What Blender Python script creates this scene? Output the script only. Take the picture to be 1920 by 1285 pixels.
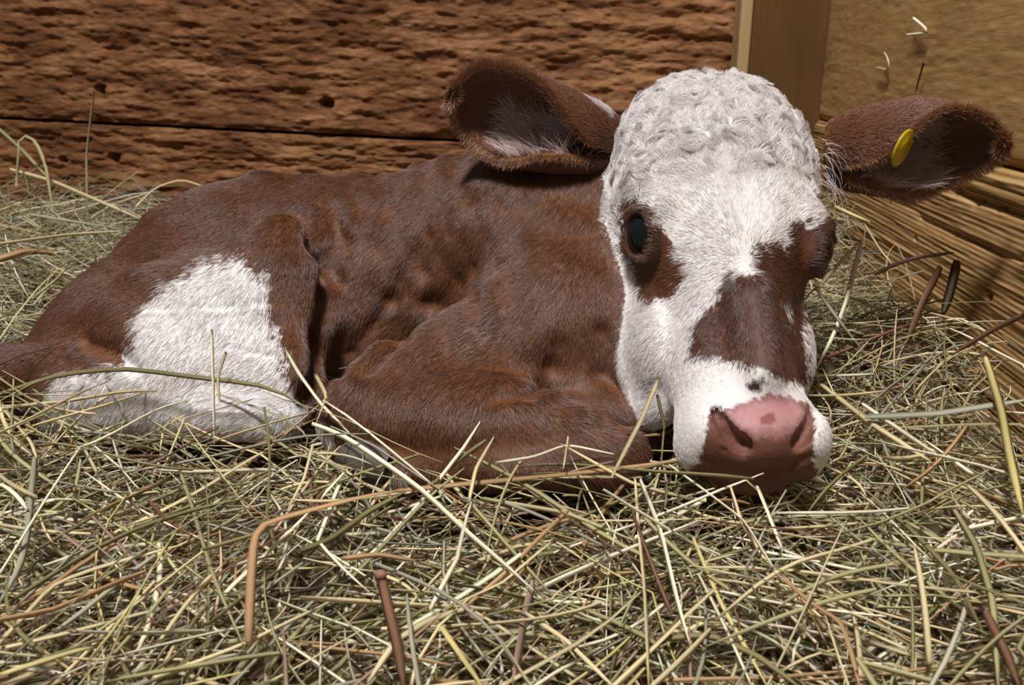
import bpy, bmesh, math, random
import numpy as np
from mathutils import Vector, Matrix

for o in list(bpy.data.objects):
    bpy.data.objects.remove(o, do_unlink=True)
S = bpy.context.scene
COL = S.collection
rng = np.random.default_rng(7)
random.seed(7)

# ------------------------------------------------------------------ camera
F = 1600.0                      # focal length in pixels of the 1920 x 1285 frame
PITCH = math.radians(18.1)
CAM = np.array([0.0, 0.0, 0.28])
cam_d = bpy.data.cameras.new('camera')
cam_d.sensor_width = 36.0
cam_d.lens = 36.0 * F / 1920.0
cam_d.clip_start = 0.01
cam_d.dof.use_dof = True
cam_d.dof.focus_distance = 0.64
cam_d.dof.aperture_fstop = 14.0
cam = bpy.data.objects.new('camera', cam_d)
cam.location = CAM
cam.rotation_euler = (math.pi / 2 - PITCH, 0, 0)
COL.objects.link(cam)
S.camera = cam

# ------------------------------------------------------------------ world, lamps, exposure
W = bpy.data.worlds.new('barn_air')
S.world = W
W.use_nodes = True
W.node_tree.nodes['Background'].inputs[0].default_value = (1.0, 0.93, 0.86, 1)
W.node_tree.nodes['Background'].inputs[1].default_value = 0.13


def area_lamp(name, loc, target, size, power, color):
    l = bpy.data.lights.new(name, 'AREA')
    l.shape = 'DISK'
    l.size = size
    l.energy = power
    l.color = color
    o = bpy.data.objects.new(name, l)
    o.location = loc
    o.rotation_euler = (Vector(target) - Vector(loc)).to_track_quat('-Z', 'Y').to_euler()
    COL.objects.link(o)
    return o


area_lamp('barn_ceiling_lamp_offscreen', (-0.355, -0.195, 2.30), (0.05, 0.75, 0.05), 0.35, 63.0, (1.0, 0.965, 0.94))

S.view_settings.view_transform = 'Standard'
S.view_settings.look = 'None'
S.view_settings.gamma = 1.0
S.view_settings.use_curve_mapping = False
S.view_settings.exposure = 0.10

# ------------------------------------------------------------------ pixel helpers
CP, SP = math.cos(PITCH), math.sin(PITCH)
RIGHT = np.array([1.0, 0, 0]); UP = np.array([0, SP, CP]); FWD = np.array([0, CP, -SP])


def pdir(px, py):
    return FWD + RIGHT * ((px - 960.0) / F) + UP * ((642.5 - py) / F)


def at(px, py, D):
    return CAM + pdir(px, py) * D


def project(P):
    q = P - CAM
    d = q @ FWD
    return 960 + F * (q @ RIGHT) / d, 642.5 - F * (q @ UP) / d, d


def on_plane(px, py, p0, n):
    d = pdir(px, py)
    t = np.dot(np.asarray(p0) - CAM, n) / np.dot(d, n)
    return CAM + d * t


def sstep(a, b, x):
    t = np.clip((x - a) / (b - a), 0, 1)
    return t * t * (3 - 2 * t)


class Waves:
    """smooth 3-D noise as a sum of random sine waves, about -1..1"""
    def __init__(self, wl, n=14, seed=0, stretch=None):
        r = np.random.default_rng(seed)
        k = r.normal(size=(n, 3)); k /= np.linalg.norm(k, axis=1)[:, None]
        self.k = k * (2 * math.pi / wl) * r.uniform(.6, 1.5, (n, 1))
        if stretch is not None:
            self.k = self.k * np.asarray(stretch)
        self.ph = r.uniform(0, 6.28, n)
        self.n = n

    def __call__(self, P):
        s = np.zeros(len(P))
        for k, p in zip(self.k, self.ph):
            s += np.sin(P @ k + p)
        return s / math.sqrt(self.n / 2.0) * .6


def srgb(r, g, b):
    c = np.array([r, g, b]) / 255.0
    return np.where(c <= .04045, c / 12.92, ((c + .055) / 1.055) ** 2.4)


# ------------------------------------------------------------------ scene helpers
def tag(o, label=None, cat=None, group=None, kind=None):
    if label: o['label'] = label
    if cat: o['category'] = cat
    if group: o['group'] = group
    if kind: o['kind'] = kind
    return o


def mesh_obj(name, verts, faces, mat=None, parent=None, smooth=True):
    me = bpy.data.meshes.new(name)
    me.from_pydata([tuple(v) for v in verts], [], [tuple(f) for f in faces])
    me.update()
    if smooth:
        me.polygons.foreach_set('use_smooth', np.ones(len(me.polygons), dtype=bool))
    if mat: me.materials.append(mat)
    o = bpy.data.objects.new(name, me)
    COL.objects.link(o)
    if parent: o.parent = parent
    return o


def np_mesh(name, verts, quads, mat=None, parent=None, smooth=True):
    me = bpy.data.meshes.new(name)
    nv, nq = len(verts), len(quads)
    me.vertices.add(nv); me.loops.add(nq * 4); me.polygons.add(nq)
    me.vertices.foreach_set('co', np.ascontiguousarray(verts, dtype=np.float32).ravel())
    me.loops.foreach_set('vertex_index', np.ascontiguousarray(quads, dtype=np.int32).ravel())
    me.polygons.foreach_set('loop_start', np.arange(0, nq * 4, 4, dtype=np.int32))
    me.polygons.foreach_set('loop_total', np.full(nq, 4, dtype=np.int32))
    me.update(calc_edges=True)
    me.polygons.foreach_set('use_smooth', np.full(nq, smooth, dtype=bool))
    if mat: me.materials.append(mat)
    o = bpy.data.objects.new(name, me)
    COL.objects.link(o)
    if parent: o.parent = parent
    return o


def set_col(me, name, cols):
    a = me.attributes.new(name, 'FLOAT_COLOR', 'POINT')
    c = np.ones((len(cols), 4), dtype=np.float32); c[:, :3] = cols
    a.data.foreach_set('color', c.ravel())


def empty(name, loc=(0, 0, 0)):
    o = bpy.data.objects.new(name, None)
    o.location = loc
    o.empty_display_size = .05
    COL.objects.link(o)
    return o


# ------------------------------------------------------------------ materials
def new_mat(name):
    m = bpy.data.materials.new(name); m.use_nodes = True
    nt = m.node_tree; b = nt.nodes['Principled BSDF']
    return m, nt, b


def attr_mat(name, attr, rough=.6, spec=.4, bump=None):
    m, nt, b = new_mat(name)
    a = nt.nodes.new('ShaderNodeAttribute'); a.attribute_name = attr
    nt.links.new(a.outputs['Color'], b.inputs['Base Color'])
    b.inputs['Roughness'].default_value = rough
    b.inputs['Specular IOR Level'].default_value = spec
    if bump:
        tc = nt.nodes.new('ShaderNodeTexCoord')
        nz = nt.nodes.new('ShaderNodeTexNoise'); nz.inputs['Scale'].default_value = bump[0]
        bp = nt.nodes.new('ShaderNodeBump'); bp.inputs['Strength'].default_value = bump[1]
        bp.inputs['Distance'].default_value = .002
        nt.links.new(tc.outputs['Object'], nz.inputs['Vector'])
        nt.links.new(nz.outputs['Fac'], bp.inputs['Height'])
        nt.links.new(bp.outputs['Normal'], b.inputs['Normal'])
    return m


def wood_mat(name, dark, mid, light, scale=(1.6, 1, 26), wave=0.0, rough=.75, bump=.5, fine=(9, 1, 160)):
    m, nt, b = new_mat(name)
    N = nt.nodes.new; L = nt.links.new
    tc = N('ShaderNodeTexCoord')
    def noise(sc, detail, rgh, dist=0.0):
        mp = N('ShaderNodeMapping'); mp.inputs['Scale'].default_value = sc
        n = N('ShaderNodeTexNoise'); n.inputs['Scale'].default_value = 1.0
        n.inputs['Detail'].default_value = detail; n.inputs['Roughness'].default_value = rgh
        n.inputs['Distortion'].default_value = dist
        L(tc.outputs['Object'], mp.inputs['Vector']); L(mp.outputs['Vector'], n.inputs['Vector'])
        return n.outputs['Fac']
    n1 = noise(scale, 6, .65, .6)
    n2 = noise(fine, 5, .7, .2)
    n3 = noise((3, 3, 5), 3, .5, .8)
    def mth(op, a, bb):
        x = N('ShaderNodeMath'); x.operation = op
        for i, v in enumerate((a, bb)):
            if isinstance(v, (int, float)): x.inputs[i].default_value = v
            else: L(v, x.inputs[i])
        return x.outputs[0]
    f = mth('ADD', mth('MULTIPLY', n1, .5), mth('ADD', mth('MULTIPLY', n2, .35), mth('MULTIPLY', n3, .35)))
    if wave:
        mp = N('ShaderNodeMapping'); mp.inputs['Scale'].default_value = (5, 1, 190)
        mp.inputs['Rotation'].default_value = (0, math.radians(4), 0)
        wv = N('ShaderNodeTexWave'); wv.bands_direction = 'Z'
        wv.inputs['Scale'].default_value = .32; wv.inputs['Distortion'].default_value = 5
        wv.inputs['Detail'].default_value = 3; wv.inputs['Detail Scale'].default_value = .8
        L(tc.outputs['Object'], mp.inputs['Vector']); L(mp.outputs['Vector'], wv.inputs['Vector'])
        f = mth('ADD', mth('MULTIPLY', f, 1 - wave * .4), mth('MULTIPLY', wv.outputs['Fac'], wave * .4))
    r = N('ShaderNodeValToRGB')
    e = r.color_ramp.elements
    e[0].position = .40; e[0].color = (*dark, 1)
    e[1].position = .78; e[1].color = (*light, 1)
    k = e.new(.58); k.color = (*mid, 1)
    L(f, r.inputs['Fac']); L(r.outputs['Color'], b.inputs['Base Color'])
    bp = N('ShaderNodeBump'); bp.inputs['Strength'].default_value = bump
    bp.inputs['Distance'].default_value = .004
    L(f, bp.inputs['Height']); L(bp.outputs['Normal'], b.inputs['Normal'])
    b.inputs['Roughness'].default_value = rough
    b.inputs['Specular IOR Level'].default_value = .25
    return m


M_LOG = wood_mat('old_log_wood', srgb(58, 32, 16), srgb(116, 74, 43), srgb(188, 140, 96), scale=(8, 1, 34), fine=(34, 1, 130), bump=.55)
M_POST = wood_mat('planed_post_wood', srgb(84, 57, 30), srgb(98, 68, 37), srgb(116, 84, 50), scale=(14, 14, 1.2), fine=(60, 60, 5), bump=.12)
M_BATTEN = wood_mat('pale_batten_wood', srgb(158, 128, 86), srgb(176, 146, 102), srgb(192, 164, 120), scale=(20, 20, 1.2), fine=(90, 90, 5), bump=.1)
M_PLANK = wood_mat('sawn_plank_wood', srgb(146, 112, 66), srgb(176, 140, 88), srgb(202, 168, 116), scale=(7, 1, 60), fine=(30, 1, 260), bump=.35)
M_GRAIN = wood_mat('weathered_plank_wood', srgb(128, 94, 54), srgb(176, 138, 88), srgb(208, 174, 122), scale=(4, 1, 60), fine=(16, 1, 260), wave=.7, bump=.35)
M_FLOOR, _nt, _b = new_mat('floor_earth')
_b.inputs['Base Color'].default_value = (.03, .022, .013, 1); _b.inputs['Roughness'].default_value = .95

# ------------------------------------------------------------------ structure
FLOOR_Z = -0.15


def box(name, lo, hi, mat, parent=None):
    x0, y0, z0 = lo; x1, y1, z1 = hi
    v = [(x0, y0, z0), (x1, y0, z0), (x1, y1, z0), (x0, y1, z0), (x0, y0, z1), (x1, y0, z1), (x1, y1, z1), (x0, y1, z1)]
    f = [(3, 2, 1, 0), (4, 5, 6, 7), (0, 1, 5, 4), (1, 2, 6, 5), (2, 3, 7, 6), (3, 0, 4, 7)]
    return mesh_obj(name, v, f, mat, parent, smooth=False)


tag(box('floor', (-1.6, -.6, FLOOR_Z - .05), (1.2, 1.75, FLOOR_Z), M_FLOOR), kind='structure')

HEAD_R = math.atan(0.095)
dirR = np.array([math.sin(HEAD_R), math.cos(HEAD_R), 0.0])       # along the right wall, away from the camera
nB = -dirR                                                        # back wall normal, toward the camera
dirB = np.array([math.cos(HEAD_R), -math.sin(HEAD_R), 0.0])      # along the back wall, to the right
nR = -dirB                                                        # right wall normal, toward the calf
CORNER_D = 1.40
C0 = at(1552, 60, CORNER_D); C0[2] = 0
POST_T = 0.075
BW = C0 - nB * POST_T * 1.0                                       # a point of the back wall face


def fbm2(nu, nz, cu, cz, seed, octaves=4):
    r = np.random.default_rng(seed)
    out = np.zeros((nz, nu)); amp = 1.0
    for k in range(octaves):
        a, b = max(2, int(cz * 2 ** k)) + 2, max(2, int(cu * 2 ** k)) + 2
        g = r.normal(size=(a, b))
        zi = np.linspace(0, a - 1.001, nz); ui = np.linspace(0, b - 1.001, nu)
        z0 = zi.astype(int); u0 = ui.astype(int)
        fz = (zi - z0)[:, None]; fu = (ui - u0)[None, :]
        fz = fz * fz * (3 - 2 * fz); fu = fu * fu * (3 - 2 * fu)
        out += amp * ((1 - fz) * ((1 - fu) * g[z0][:, u0] + fu * g[z0][:, u0 + 1]) + fz * ((1 - fu) * g[z0 + 1][:, u0] + fu * g[z0 + 1][:, u0 + 1]))
        amp *= .6
    return out


def plank(name, parent, p0, udir, u0, u1, zb, zt, thick, mat, nu, nz, amp, cu, cz, seed, holes=(), edge=.006, cracks=()):
    """board with a relief on its face; zb, zt are functions of u; local -y is the face"""
    us = np.linspace(u0, u1, nu); ts = np.linspace(0, 1, nz)
    U = np.tile(us, (nz, 1)); B = zb(us)[None, :]; T = zt(us)[None, :]
    Z = B + (T - B) * ts[:, None]
    h = fbm2(nu, nz, cu, cz, seed) * amp + fbm2(nu, nz, cu / 6, cz / 4, seed + 1, 3) * amp * 1.2
    ed = np.minimum(Z - B, T - Z)
    h = h - edge * (1 - sstep(0, edge * 1.6, ed))
    for (hu, hz, hr) in holes:
        dd = np.hypot((U - hu) / 1.25, Z - hz)
        h = h - .030 * (1 - sstep(hr * .65, hr * 1.05, dd))
    for pts, cr, cd in cracks:
        for (a, b) in zip(pts[:-1], pts[1:]):
            a = np.array(a); b = np.array(b); ab = b - a
            t = np.clip(((U - a[0]) * ab[0] + (Z - a[1]) * ab[1]) / (ab @ ab), 0, 1)
            dd = np.hypot(U - a[0] - t * ab[0], Z - a[1] - t * ab[1])
            h = h - cd * np.exp(-(dd / cr) ** 2)
    n = nu * nz
    V = np.stack([U.ravel(), -h.ravel(), Z.ravel()], 1)
    Vb = np.stack([U.ravel(), np.full(n, thick), Z.ravel()], 1)
    idx = np.arange(n).reshape(nz, nu)
    q = [np.stack([idx[:-1, :-1], idx[:-1, 1:], idx[1:, 1:], idx[1:, :-1]], -1).reshape(-1, 4)]
    # rim and back from the border
    border = np.concatenate([idx[0, :], idx[1:, -1], idx[-1, -2::-1], idx[-2:0:-1, 0]])
    m = len(border)
    Vr = V[border].copy(); Vr[:, 1] = thick
    k = np.arange(m); kn = (k + 1) % m
    q.append(np.stack([border[kn], border[k], n + k, n + kn], 1))
    c = [0, nu - 1, nu - 1 + nz - 1, 2 * (nu - 1) + nz - 1]
    q.append(np.array([[n + c[3], n + c[2], n + c[1], n + c[0]]]))
    o = np_mesh(name, np.vstack([V, Vr]), np.vstack(q), mat, parent)
    yl = np.array([-udir[1], udir[0], 0.0])
    o.matrix_world = Matrix(((udir[0], yl[0], 0, p0[0]), (udir[1], yl[1], 0, p0[1]), (0, 0, 1, 0), (0, 0, 0, 1)))
    return o


def wall_uz(px, py, p0, n, udir):
    P = on_plane(px, py, p0, n)
    return float((P - p0) @ udir), float(P[2])


wall_back = empty('wall_back', tuple(BW)); wall_back.location = (0, 0, 0); wall_back['kind'] = 'structure'
wall_right = empty('wall_right'); wall_right['kind'] = 'structure'

ua, za = wall_uz(0, 222, BW, nB, dirB)
ub, zb_ = wall_uz(870, 266, BW, nB, dirB)
uc, zc = wall_uz(450, 247, BW, nB, dirB)
seam_c = np.polyfit([ua, uc, ub], [za, zc, zb_], 1)
seam = lambda u: np.polyval(seam_c, u)
hole_pts = [wall_uz(187, 169, BW, nB, dirB) + (.0115,), wall_uz(612, 194, BW, nB, dirB) + (.012,)]
hole_low = [wall_uz(214, 297, BW, nB, dirB) + (.0115,), wall_uz(118, 300, BW, nB, dirB) + (.007,)]
U0, U1 = -1.75, .10
plank('plank', wall_back, BW, dirB, U0, U1, lambda u: seam(u) + .004, lambda u: seam(u) + .42 + 0 * u, .06, M_LOG, 620, 170, .0032, 46, 34, 11, hole_pts)
plank('plank', wall_back, BW, dirB, U0, U1, lambda u: np.full_like(u, FLOOR_Z), lambda u: seam(u) - .002, .06, M_LOG, 620, 140, .0032, 46, 28, 21, hole_low)
box_b = box('backing', (U0, .062, FLOOR_Z), (U1, .09, .7), M_FLOOR, wall_back)
box_b.matrix_world = Matrix(((dirB[0], -dirB[1], 0, BW[0]), (dirB[1], dirB[0], 0, BW[1]), (0, 0, 1, 0), (0, 0, 0, 1)))

# corner post standing in front of the back wall
pl = on_plane(1411, 50, C0, nB); pw = float((C0 - pl) @ dirB)
post = box('trim_1', (-pw, 0, FLOOR_Z), (.06, POST_T - .004, .8), M_POST)
post.matrix_world = Matrix(((dirB[0], -dirB[1], 0, C0[0]), (dirB[1], dirB[0], 0, C0[1]), (0, 0, 1, 0), (0, 0, 0, 1)))
bv = post.modifiers.new('bevel', 'BEVEL'); bv.width = .003; bv.segments = 2
tag(post, kind='structure')
batten = box('trim_2', (-pw - .021, -.004, FLOOR_Z), (-pw - .0012, POST_T - .004, .8), M_BATTEN)
batten.matrix_world = post.matrix_world.copy()
bv = batten.modifiers.new('bevel', 'BEVEL'); bv.width = .004; bv.segments = 3
tag(batten, kind='structure')

# right wall boards
uR = -dirR
s1 = wall_uz(1855, 310, C0, nR, uR); s2 = wall_uz(1920, 327, C0, nR, uR)
sr_c = np.polyfit([s1[0], s2[0]], [s1[1], s2[1]], 1)
sr_c[0] *= .6; sr_c[1] = s2[1] - sr_c[0] * s2[0]
rseam = lambda u: np.polyval(sr_c, u)
ck = [wall_uz(x, y, C0, nR, uR) for x, y in ((1775, 345), (1800, 358), (1840, 378), (1880, 388), (1930, 408))]
ck2 = [wall_uz(x, y, C0, nR, uR) for x, y in ((1735, 410), (1800, 440), (1860, 465), (1930, 490))]
nh = [wall_uz(1868, 556, C0, nR, uR) + (.005,), wall_uz(1728, 448, C0, nR, uR) + (.003,)]
plank('plank', wall_right, C0, uR, 0, 1.15, lambda u: rseam(u) + .0025, lambda u: rseam(u) + .36, .04, M_PLANK, 420, 150, .00022, 40, 70, 31)
plank('plank', wall_right, C0 + nR * .006, uR, 0, 1.15, lambda u: np.full_like(u, FLOOR_Z), lambda u: rseam(u), .04, M_GRAIN, 460, 240, .0006, 9, 62, 41, nh, cracks=[(ck, .004, .008), (ck2, .0025, .004)])
box_r = box('backing', (0, .042, FLOOR_Z), (1.15, .07, .7), M_FLOOR, wall_right)
box_r.matrix_world = Matrix(((uR[0], -uR[1], 0, C0[0]), (uR[1], uR[0], 0, C0[1]), (0, 0, 1, 0), (0, 0, 0, 1)))

# ------------------------------------------------------------------ calf: implicit body on a voxel grid
VS = 0.0026
GLO = np.array([-.60, .42, -.15]); GHI = np.array([.34, 1.16, .27])
GN = np.ceil((GHI - GLO) / VS).astype(int) + 1


class Field:
    def __init__(self):
        self.f = np.full(GN, .2, dtype=np.float32)

    def block(self, lo, hi, pad=.03):
        a = np.maximum(np.floor((np.asarray(lo) - pad - GLO) / VS).astype(int), 0)
        b = np.minimum(np.ceil((np.asarray(hi) + pad - GLO) / VS).astype(int) + 1, GN)
        if np.any(b <= a): return None
        ax = [(np.arange(a[i], b[i], dtype=np.float32) * VS + GLO[i]).astype(np.float32) for i in range(3)]
        return tuple(slice(a[i], b[i]) for i in range(3)), np.meshgrid(*ax, indexing='ij', sparse=True)

    def smin(self, sl, d, k):
        f = self.f[sl]
        h = np.clip(.5 + .5 * (d - f) / k, 0, 1)
        self.f[sl] = d * (1 - h) + f * h - k * h * (1 - h)

    def smax_neg(self, sl, d, k):                                # carve
        f = self.f[sl]; g = -d
        h = np.clip(.5 - .5 * (g - f) / k, 0, 1)
        self.f[sl] = g * (1 - h) + f * h + k * h * (1 - h)

    def rc(self, a, ra, b, rb, k=.03, carve=False):
        a = np.asarray(a, float); b = np.asarray(b, float)
        lo = np.minimum(a - ra, b - rb); hi = np.maximum(a + ra, b + rb)
        blk = self.block(lo, hi)
        if blk is None: return
        sl, (X, Y, Z) = blk
        ab = b - a; l2 = max(float(ab @ ab), 1e-9)
        t = np.clip(((X - a[0]) * ab[0] + (Y - a[1]) * ab[1] + (Z - a[2]) * ab[2]) / l2, 0, 1).astype(np.float32)
        d = np.sqrt((X - a[0] - t * ab[0]) ** 2 + (Y - a[1] - t * ab[1]) ** 2 + (Z - a[2] - t * ab[2]) ** 2) - (ra + (rb - ra) * t)
        (self.smax_neg if carve else self.smin)(sl, d.astype(np.float32), k)

    def ell(self, c, axes, r, k=.03, carve=False):
        c = np.asarray(c, float); A = np.asarray(axes, float); r = np.asarray(r, float)
        ext = np.sqrt(((A * r[:, None]) ** 2).sum(0))
        blk = self.block(c - ext, c + ext)
        if blk is None: return
        sl, (X, Y, Z) = blk
        q = 0; q2 = 0
        for i in range(3):
            u = (X - c[0]) * A[i, 0] + (Y - c[1]) * A[i, 1] + (Z - c[2]) * A[i, 2]
            q = q + (u / r[i]) ** 2; q2 = q2 + (u / r[i] ** 2) ** 2
        k0 = np.sqrt(q); k1 = np.sqrt(q2) + 1e-6
        d = k0 * (k0 - 1) / k1
        (self.smax_neg if carve else self.smin)(sl, d.astype(np.float32), k)

    def sample(self, P):
        g = (np.asarray(P) - GLO) / VS
        g = np.clip(g, 0, GN - 1.001)
        i = g.astype(int); t = g - i
        out = 0
        for dx in (0, 1):
            for dy in (0, 1):
                for dz in (0, 1):
                    w = (t[:, 0] if dx else 1 - t[:, 0]) * (t[:, 1] if dy else 1 - t[:, 1]) * (t[:, 2] if dz else 1 - t[:, 2])
                    out = out + w * self.f[i[:, 0] + dx, i[:, 1] + dy, i[:, 2] + dz]
        inside = np.all((np.asarray(P) > GLO) & (np.asarray(P) < GHI), axis=1)
        return np.where(inside, out, .2)

    def grad(self, P):
        e = VS; g = np.zeros((len(P), 3))
        for i in range(3):
            v = np.zeros(3); v[i] = e
            g[:, i] = self.sample(P + v) - self.sample(P - v)
        return g / (np.linalg.norm(g, axis=1)[:, None] + 1e-9)

    def hit(self, px, py, d0=.42, d1=1.2):
        ds = np.arange(d0, d1, .0012)
        P = CAM + pdir(px, py)[None, :] * ds[:, None]
        s = self.sample(P)
        k = np.nonzero(s < 0)[0]
        if len(k) == 0:
            k = [int(np.argmin(s))]
        return P[k[0]], ds[k[0]]


FB = Field()      # body, neck, legs
IMG = np.stack([RIGHT, UP, FWD])


def RC(a, ra, b, rb, k=.03): FB.rc(at(*a), ra, at(*b), rb, k)


def ELL(c, r, k=.03, rot=0.0):
    a = math.radians(rot)
    A = np.stack([RIGHT * math.cos(a) + UP * math.sin(a), -RIGHT * math.sin(a) + UP * math.cos(a), FWD])
    FB.ell(at(*c), A, r, k)


# trunk
RC((960, 575, .95), .140, (640, 590, .97), .150)
RC((640, 590, .97), .150, (440, 565, .96), .128)
RC((440, 580, .96), .122, (262, 655, .91), .092, .02)
RC((262, 655, .91), .092, (100, 735, .85), .056, .02)
RC((490, 372, .92), .022, (430, 420, .90), .030, .04)             # hip bone
# hind leg
ELL((372, 640, .80), (.118, .082, .085), .022, 14)
ELL((520, 575, .80), (.050, .085, .060), .030, -4)
RC((520, 728, .74), .038, (330, 728, .735), .036, .045)
RC((330, 728, .735), .034, (120, 750, .735), .024, .03)
RC((120, 752, .735), .026, (520, 790, .70), .018, .012)
RC((10, 712, .77), .032, (210, 672, .745), .016, .018)            # tail laid along the ham
# shoulder, foreleg
RC((1050, 470, .90), .110, (900, 500, .93), .120, .04)
RC((1040, 500, .82), .080, (1050, 620, .745), .062, .04)
RC((1040, 620, .745), .062, (760, 755, .70), .050, .03)
ELL((730, 762, .695), (.048, .040, .045), .02, 20)
RC((690, 790, .685), .034, (1100, 838, .625), .026, .022)
ELL((900, 800, .655), (.085, .038, .040), .025, -4)
RC((1100, 838, .625), .027, (1150, 850, .612), .024, .012)
RC((1140, 872, .612), .020, (720, 880, .64), .016, .010)
# neck and brisket
RC((1060, 470, .88), .112, (1330, 330, .83), .080, .05)
RC((1080, 620, .80), .085, (1330, 470, .77), .060, .05)
RC((1110, 640, .765), .048, (1130, 810, .69), .030, .035)
RC((1165, 650, .76), .040, (1170, 800, .70), .024, .03)

# ---- head: a loft in the head's own frame (x across, y out of the face, z up the face), metres
FH = Field()
HA = at(1368, 150, .705); HB = at(1443, 818, .555)
ez = (HA - HB); HL = np.linalg.norm(ez); ez /= HL
ex = RIGHT - ez * (RIGHT @ ez); ex /= np.linalg.norm(ex)
ey = -np.cross(ez, ex)
YAW = math.radians(5.5)
ex, ey = ex * math.cos(YAW) - ey * math.sin(YAW) * -1 * -1, ey * math.cos(YAW) + ex * math.sin(YAW)
HF = np.stack([ex, ey, ez])


def hl(P): return (np.asarray(P) - HB) @ HF.T
def hw(x, y, z): return HB + (np.array([x, y, z]) * .01) @ HF


#            z     w     yf    yb   taper  n     (cm)
TAB = np.array([
    (-1.9,  1.4, -2.6, -4.2, .00, 2.2),
    (-1.6,  2.8, -1.8, -5.0, .00, 2.3),
    (-.7,   4.2, -.7, -5.8, .00, 2.5),
    (0.6,   4.85, -.1, -6.6, .02, 2.6),
    (2.4,   5.00,  .0, -7.6, .06, 2.6),
    (4.4,   4.75, -.3, -8.6, .18, 2.5),
    (7.0,   5.3, -.7, -10.4, .34, 2.4),
    (10.5,  6.5, -1.0, -12.6, .40, 2.4),
    (13.5,  7.3, -.8, -13.6, .34, 2.4),
    (16.5,  7.9, -.2, -14.0, .24, 2.4),
    (20.0,  8.45,  .5, -14.0, .16, 2.4),
    (23.5,  8.75,  .8, -13.6, .10, 2.3),
    (27.5,  8.6,  .7, -12.8, .08, 2.3),
    (31.5,  7.4, -.3, -11.6, .05, 2.2),
    (34.0,  5.6, -1.8, -9.8, .0, 2.1),
    (35.8,  2.6, -4.0, -7.6, .0, 2.0)])
zs = TAB[:, 0]


def spl(col, z):
    """Catmull-Rom through the table"""
    y = TAB[:, col]; m = np.gradient(y, zs)
    i = np.clip(np.searchsorted(zs, z) - 1, 0, len(zs) - 2)
    h = zs[i + 1] - zs[i]; t = np.clip((z - zs[i]) / h, 0, 1)
    return ((2 * t**3 - 3 * t**2 + 1) * y[i] + (t**3 - 2 * t**2 + t) * h * m[i] + (-2 * t**3 + 3 * t**2) * y[i + 1] + (t**3 - t**2) * h * m[i + 1])


def loft(P):
    q = hl(P) * 100.0
    x, y, z = q[:, 0], q[:, 1], q[:, 2]
    zc = np.clip(z, zs[0], zs[-1])
    w = np.maximum(spl(1, zc), .3); yf = spl(2, zc); yb = spl(3, zc); tp = spl(4, zc); n = spl(5, zc)
    yc = (yf + yb) / 2; h = np.maximum((yf - yb) / 2, .4)
    s = np.clip((y - yb) / (yf - yb), 0, 1)
    we = w * (1 - tp * s ** 1.5)
    r = ((np.abs(x) / we) ** n + (np.abs(y - yc) / h) ** n) ** (1 / n)
    d = (r - 1) * np.minimum(we, h)
    out = np.abs(z - zc)
    return np.where(out > 0, np.sqrt(np.maximum(d, 0) ** 2 + out ** 2), d) * .01


corners = np.array([hw(sx * 11, y, z) for sx in (-1, 1) for y in (-16, 4) for z in (-6, 36)])
sl, (X, Y, Z) = FH.block(corners.min(0), corners.max(0), 0)
shp = np.broadcast(X, Y, Z).shape
PP = np.stack([np.broadcast_to(a, shp).ravel() for a in (X, Y, Z)], 1)
FH.f[sl] = loft(PP).reshape(shp).astype(np.float32)
del PP


def HRC(a, ra, b, rb, k=1.0, carve=False): FH.rc(hw(*a), ra * .01, hw(*b), rb * .01, k * .01, carve)
def HELL(c, r, k=1.0, carve=False, A=None): FH.ell(hw(*c), HF if A is None else A, np.array(r) * .01, k * .01, carve)


for s in (-1, 1):
    HRC((s * 5.8, -1.9, 19.4), 1.3, (s * 6.6, -3.4, 17.6), 1.1, 1.6)        # brow
    HELL((s * 5.6, -8.2, 10.5), (1.7, 3.4, 4.0), 1.6)                      # cheek
    HRC((s * 4.6, -9.6, 6.0), 1.6, (s * 5.6, -11.0, 11.0), 2.0, 1.5)       # jaw bar
    HELL((s * 3.3, -1.7, .9), (1.5, 1.5, 1.7), .9)                         # nostril wing
    HELL((s * 3.7, -3.6, .4), (1.35, 1.9, 1.7), 1.0)                        # lip pad
HELL((0, -1.3, .3), (2.2, 1.6, 1.6), 1.0)                                  # nose pad
HELL((0, -4.3, -1.3), (2.6, 1.7, 1.2), .9)                                 # lower lip and chin
HRC((.2, 2.55, 23.5), 1.6, (.9, 1.9, 18.0), 1.5, 1.6, True)               # hollow of the forehead
HRC((0, .1, 4.5), 1.3, (0, -.3, 11), 1.6, 1.6)                             # bridge

# eyes: find them on the surface, cut the sockets
eye_hit, _ = FH.hit(1196, 440)
q = hl(eye_hit) * 100
EYE_L = np.array([q[0], q[1], q[2]])
eyes = []
for s in (1, -1):
    P = hw(EYE_L[0] * s, EYE_L[1], EYE_L[2])
    n = FH.grad(P[None])[0]
    t1 = ez - n * (ez @ n); t1 /= np.linalg.norm(t1); t2 = np.cross(n, t1)
    A = np.stack([t2, t1, n])
    FH.ell(P - n * .004, A, (.018, .021, .0062), .012)
    FH.rc(P + t1 * .0165 - t2 * .012 - n * .002, .0042, P + t1 * .0180 + t2 * .010 - n * .002, .0042, .006)   # upper lid fold                       # lid swelling
    FH.ell(P + n * .004 - t1 * .001, A, (.0120, .0160, .016), .004, True)               # opening
    eyes.append((P - n * .0098, n, A))

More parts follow.
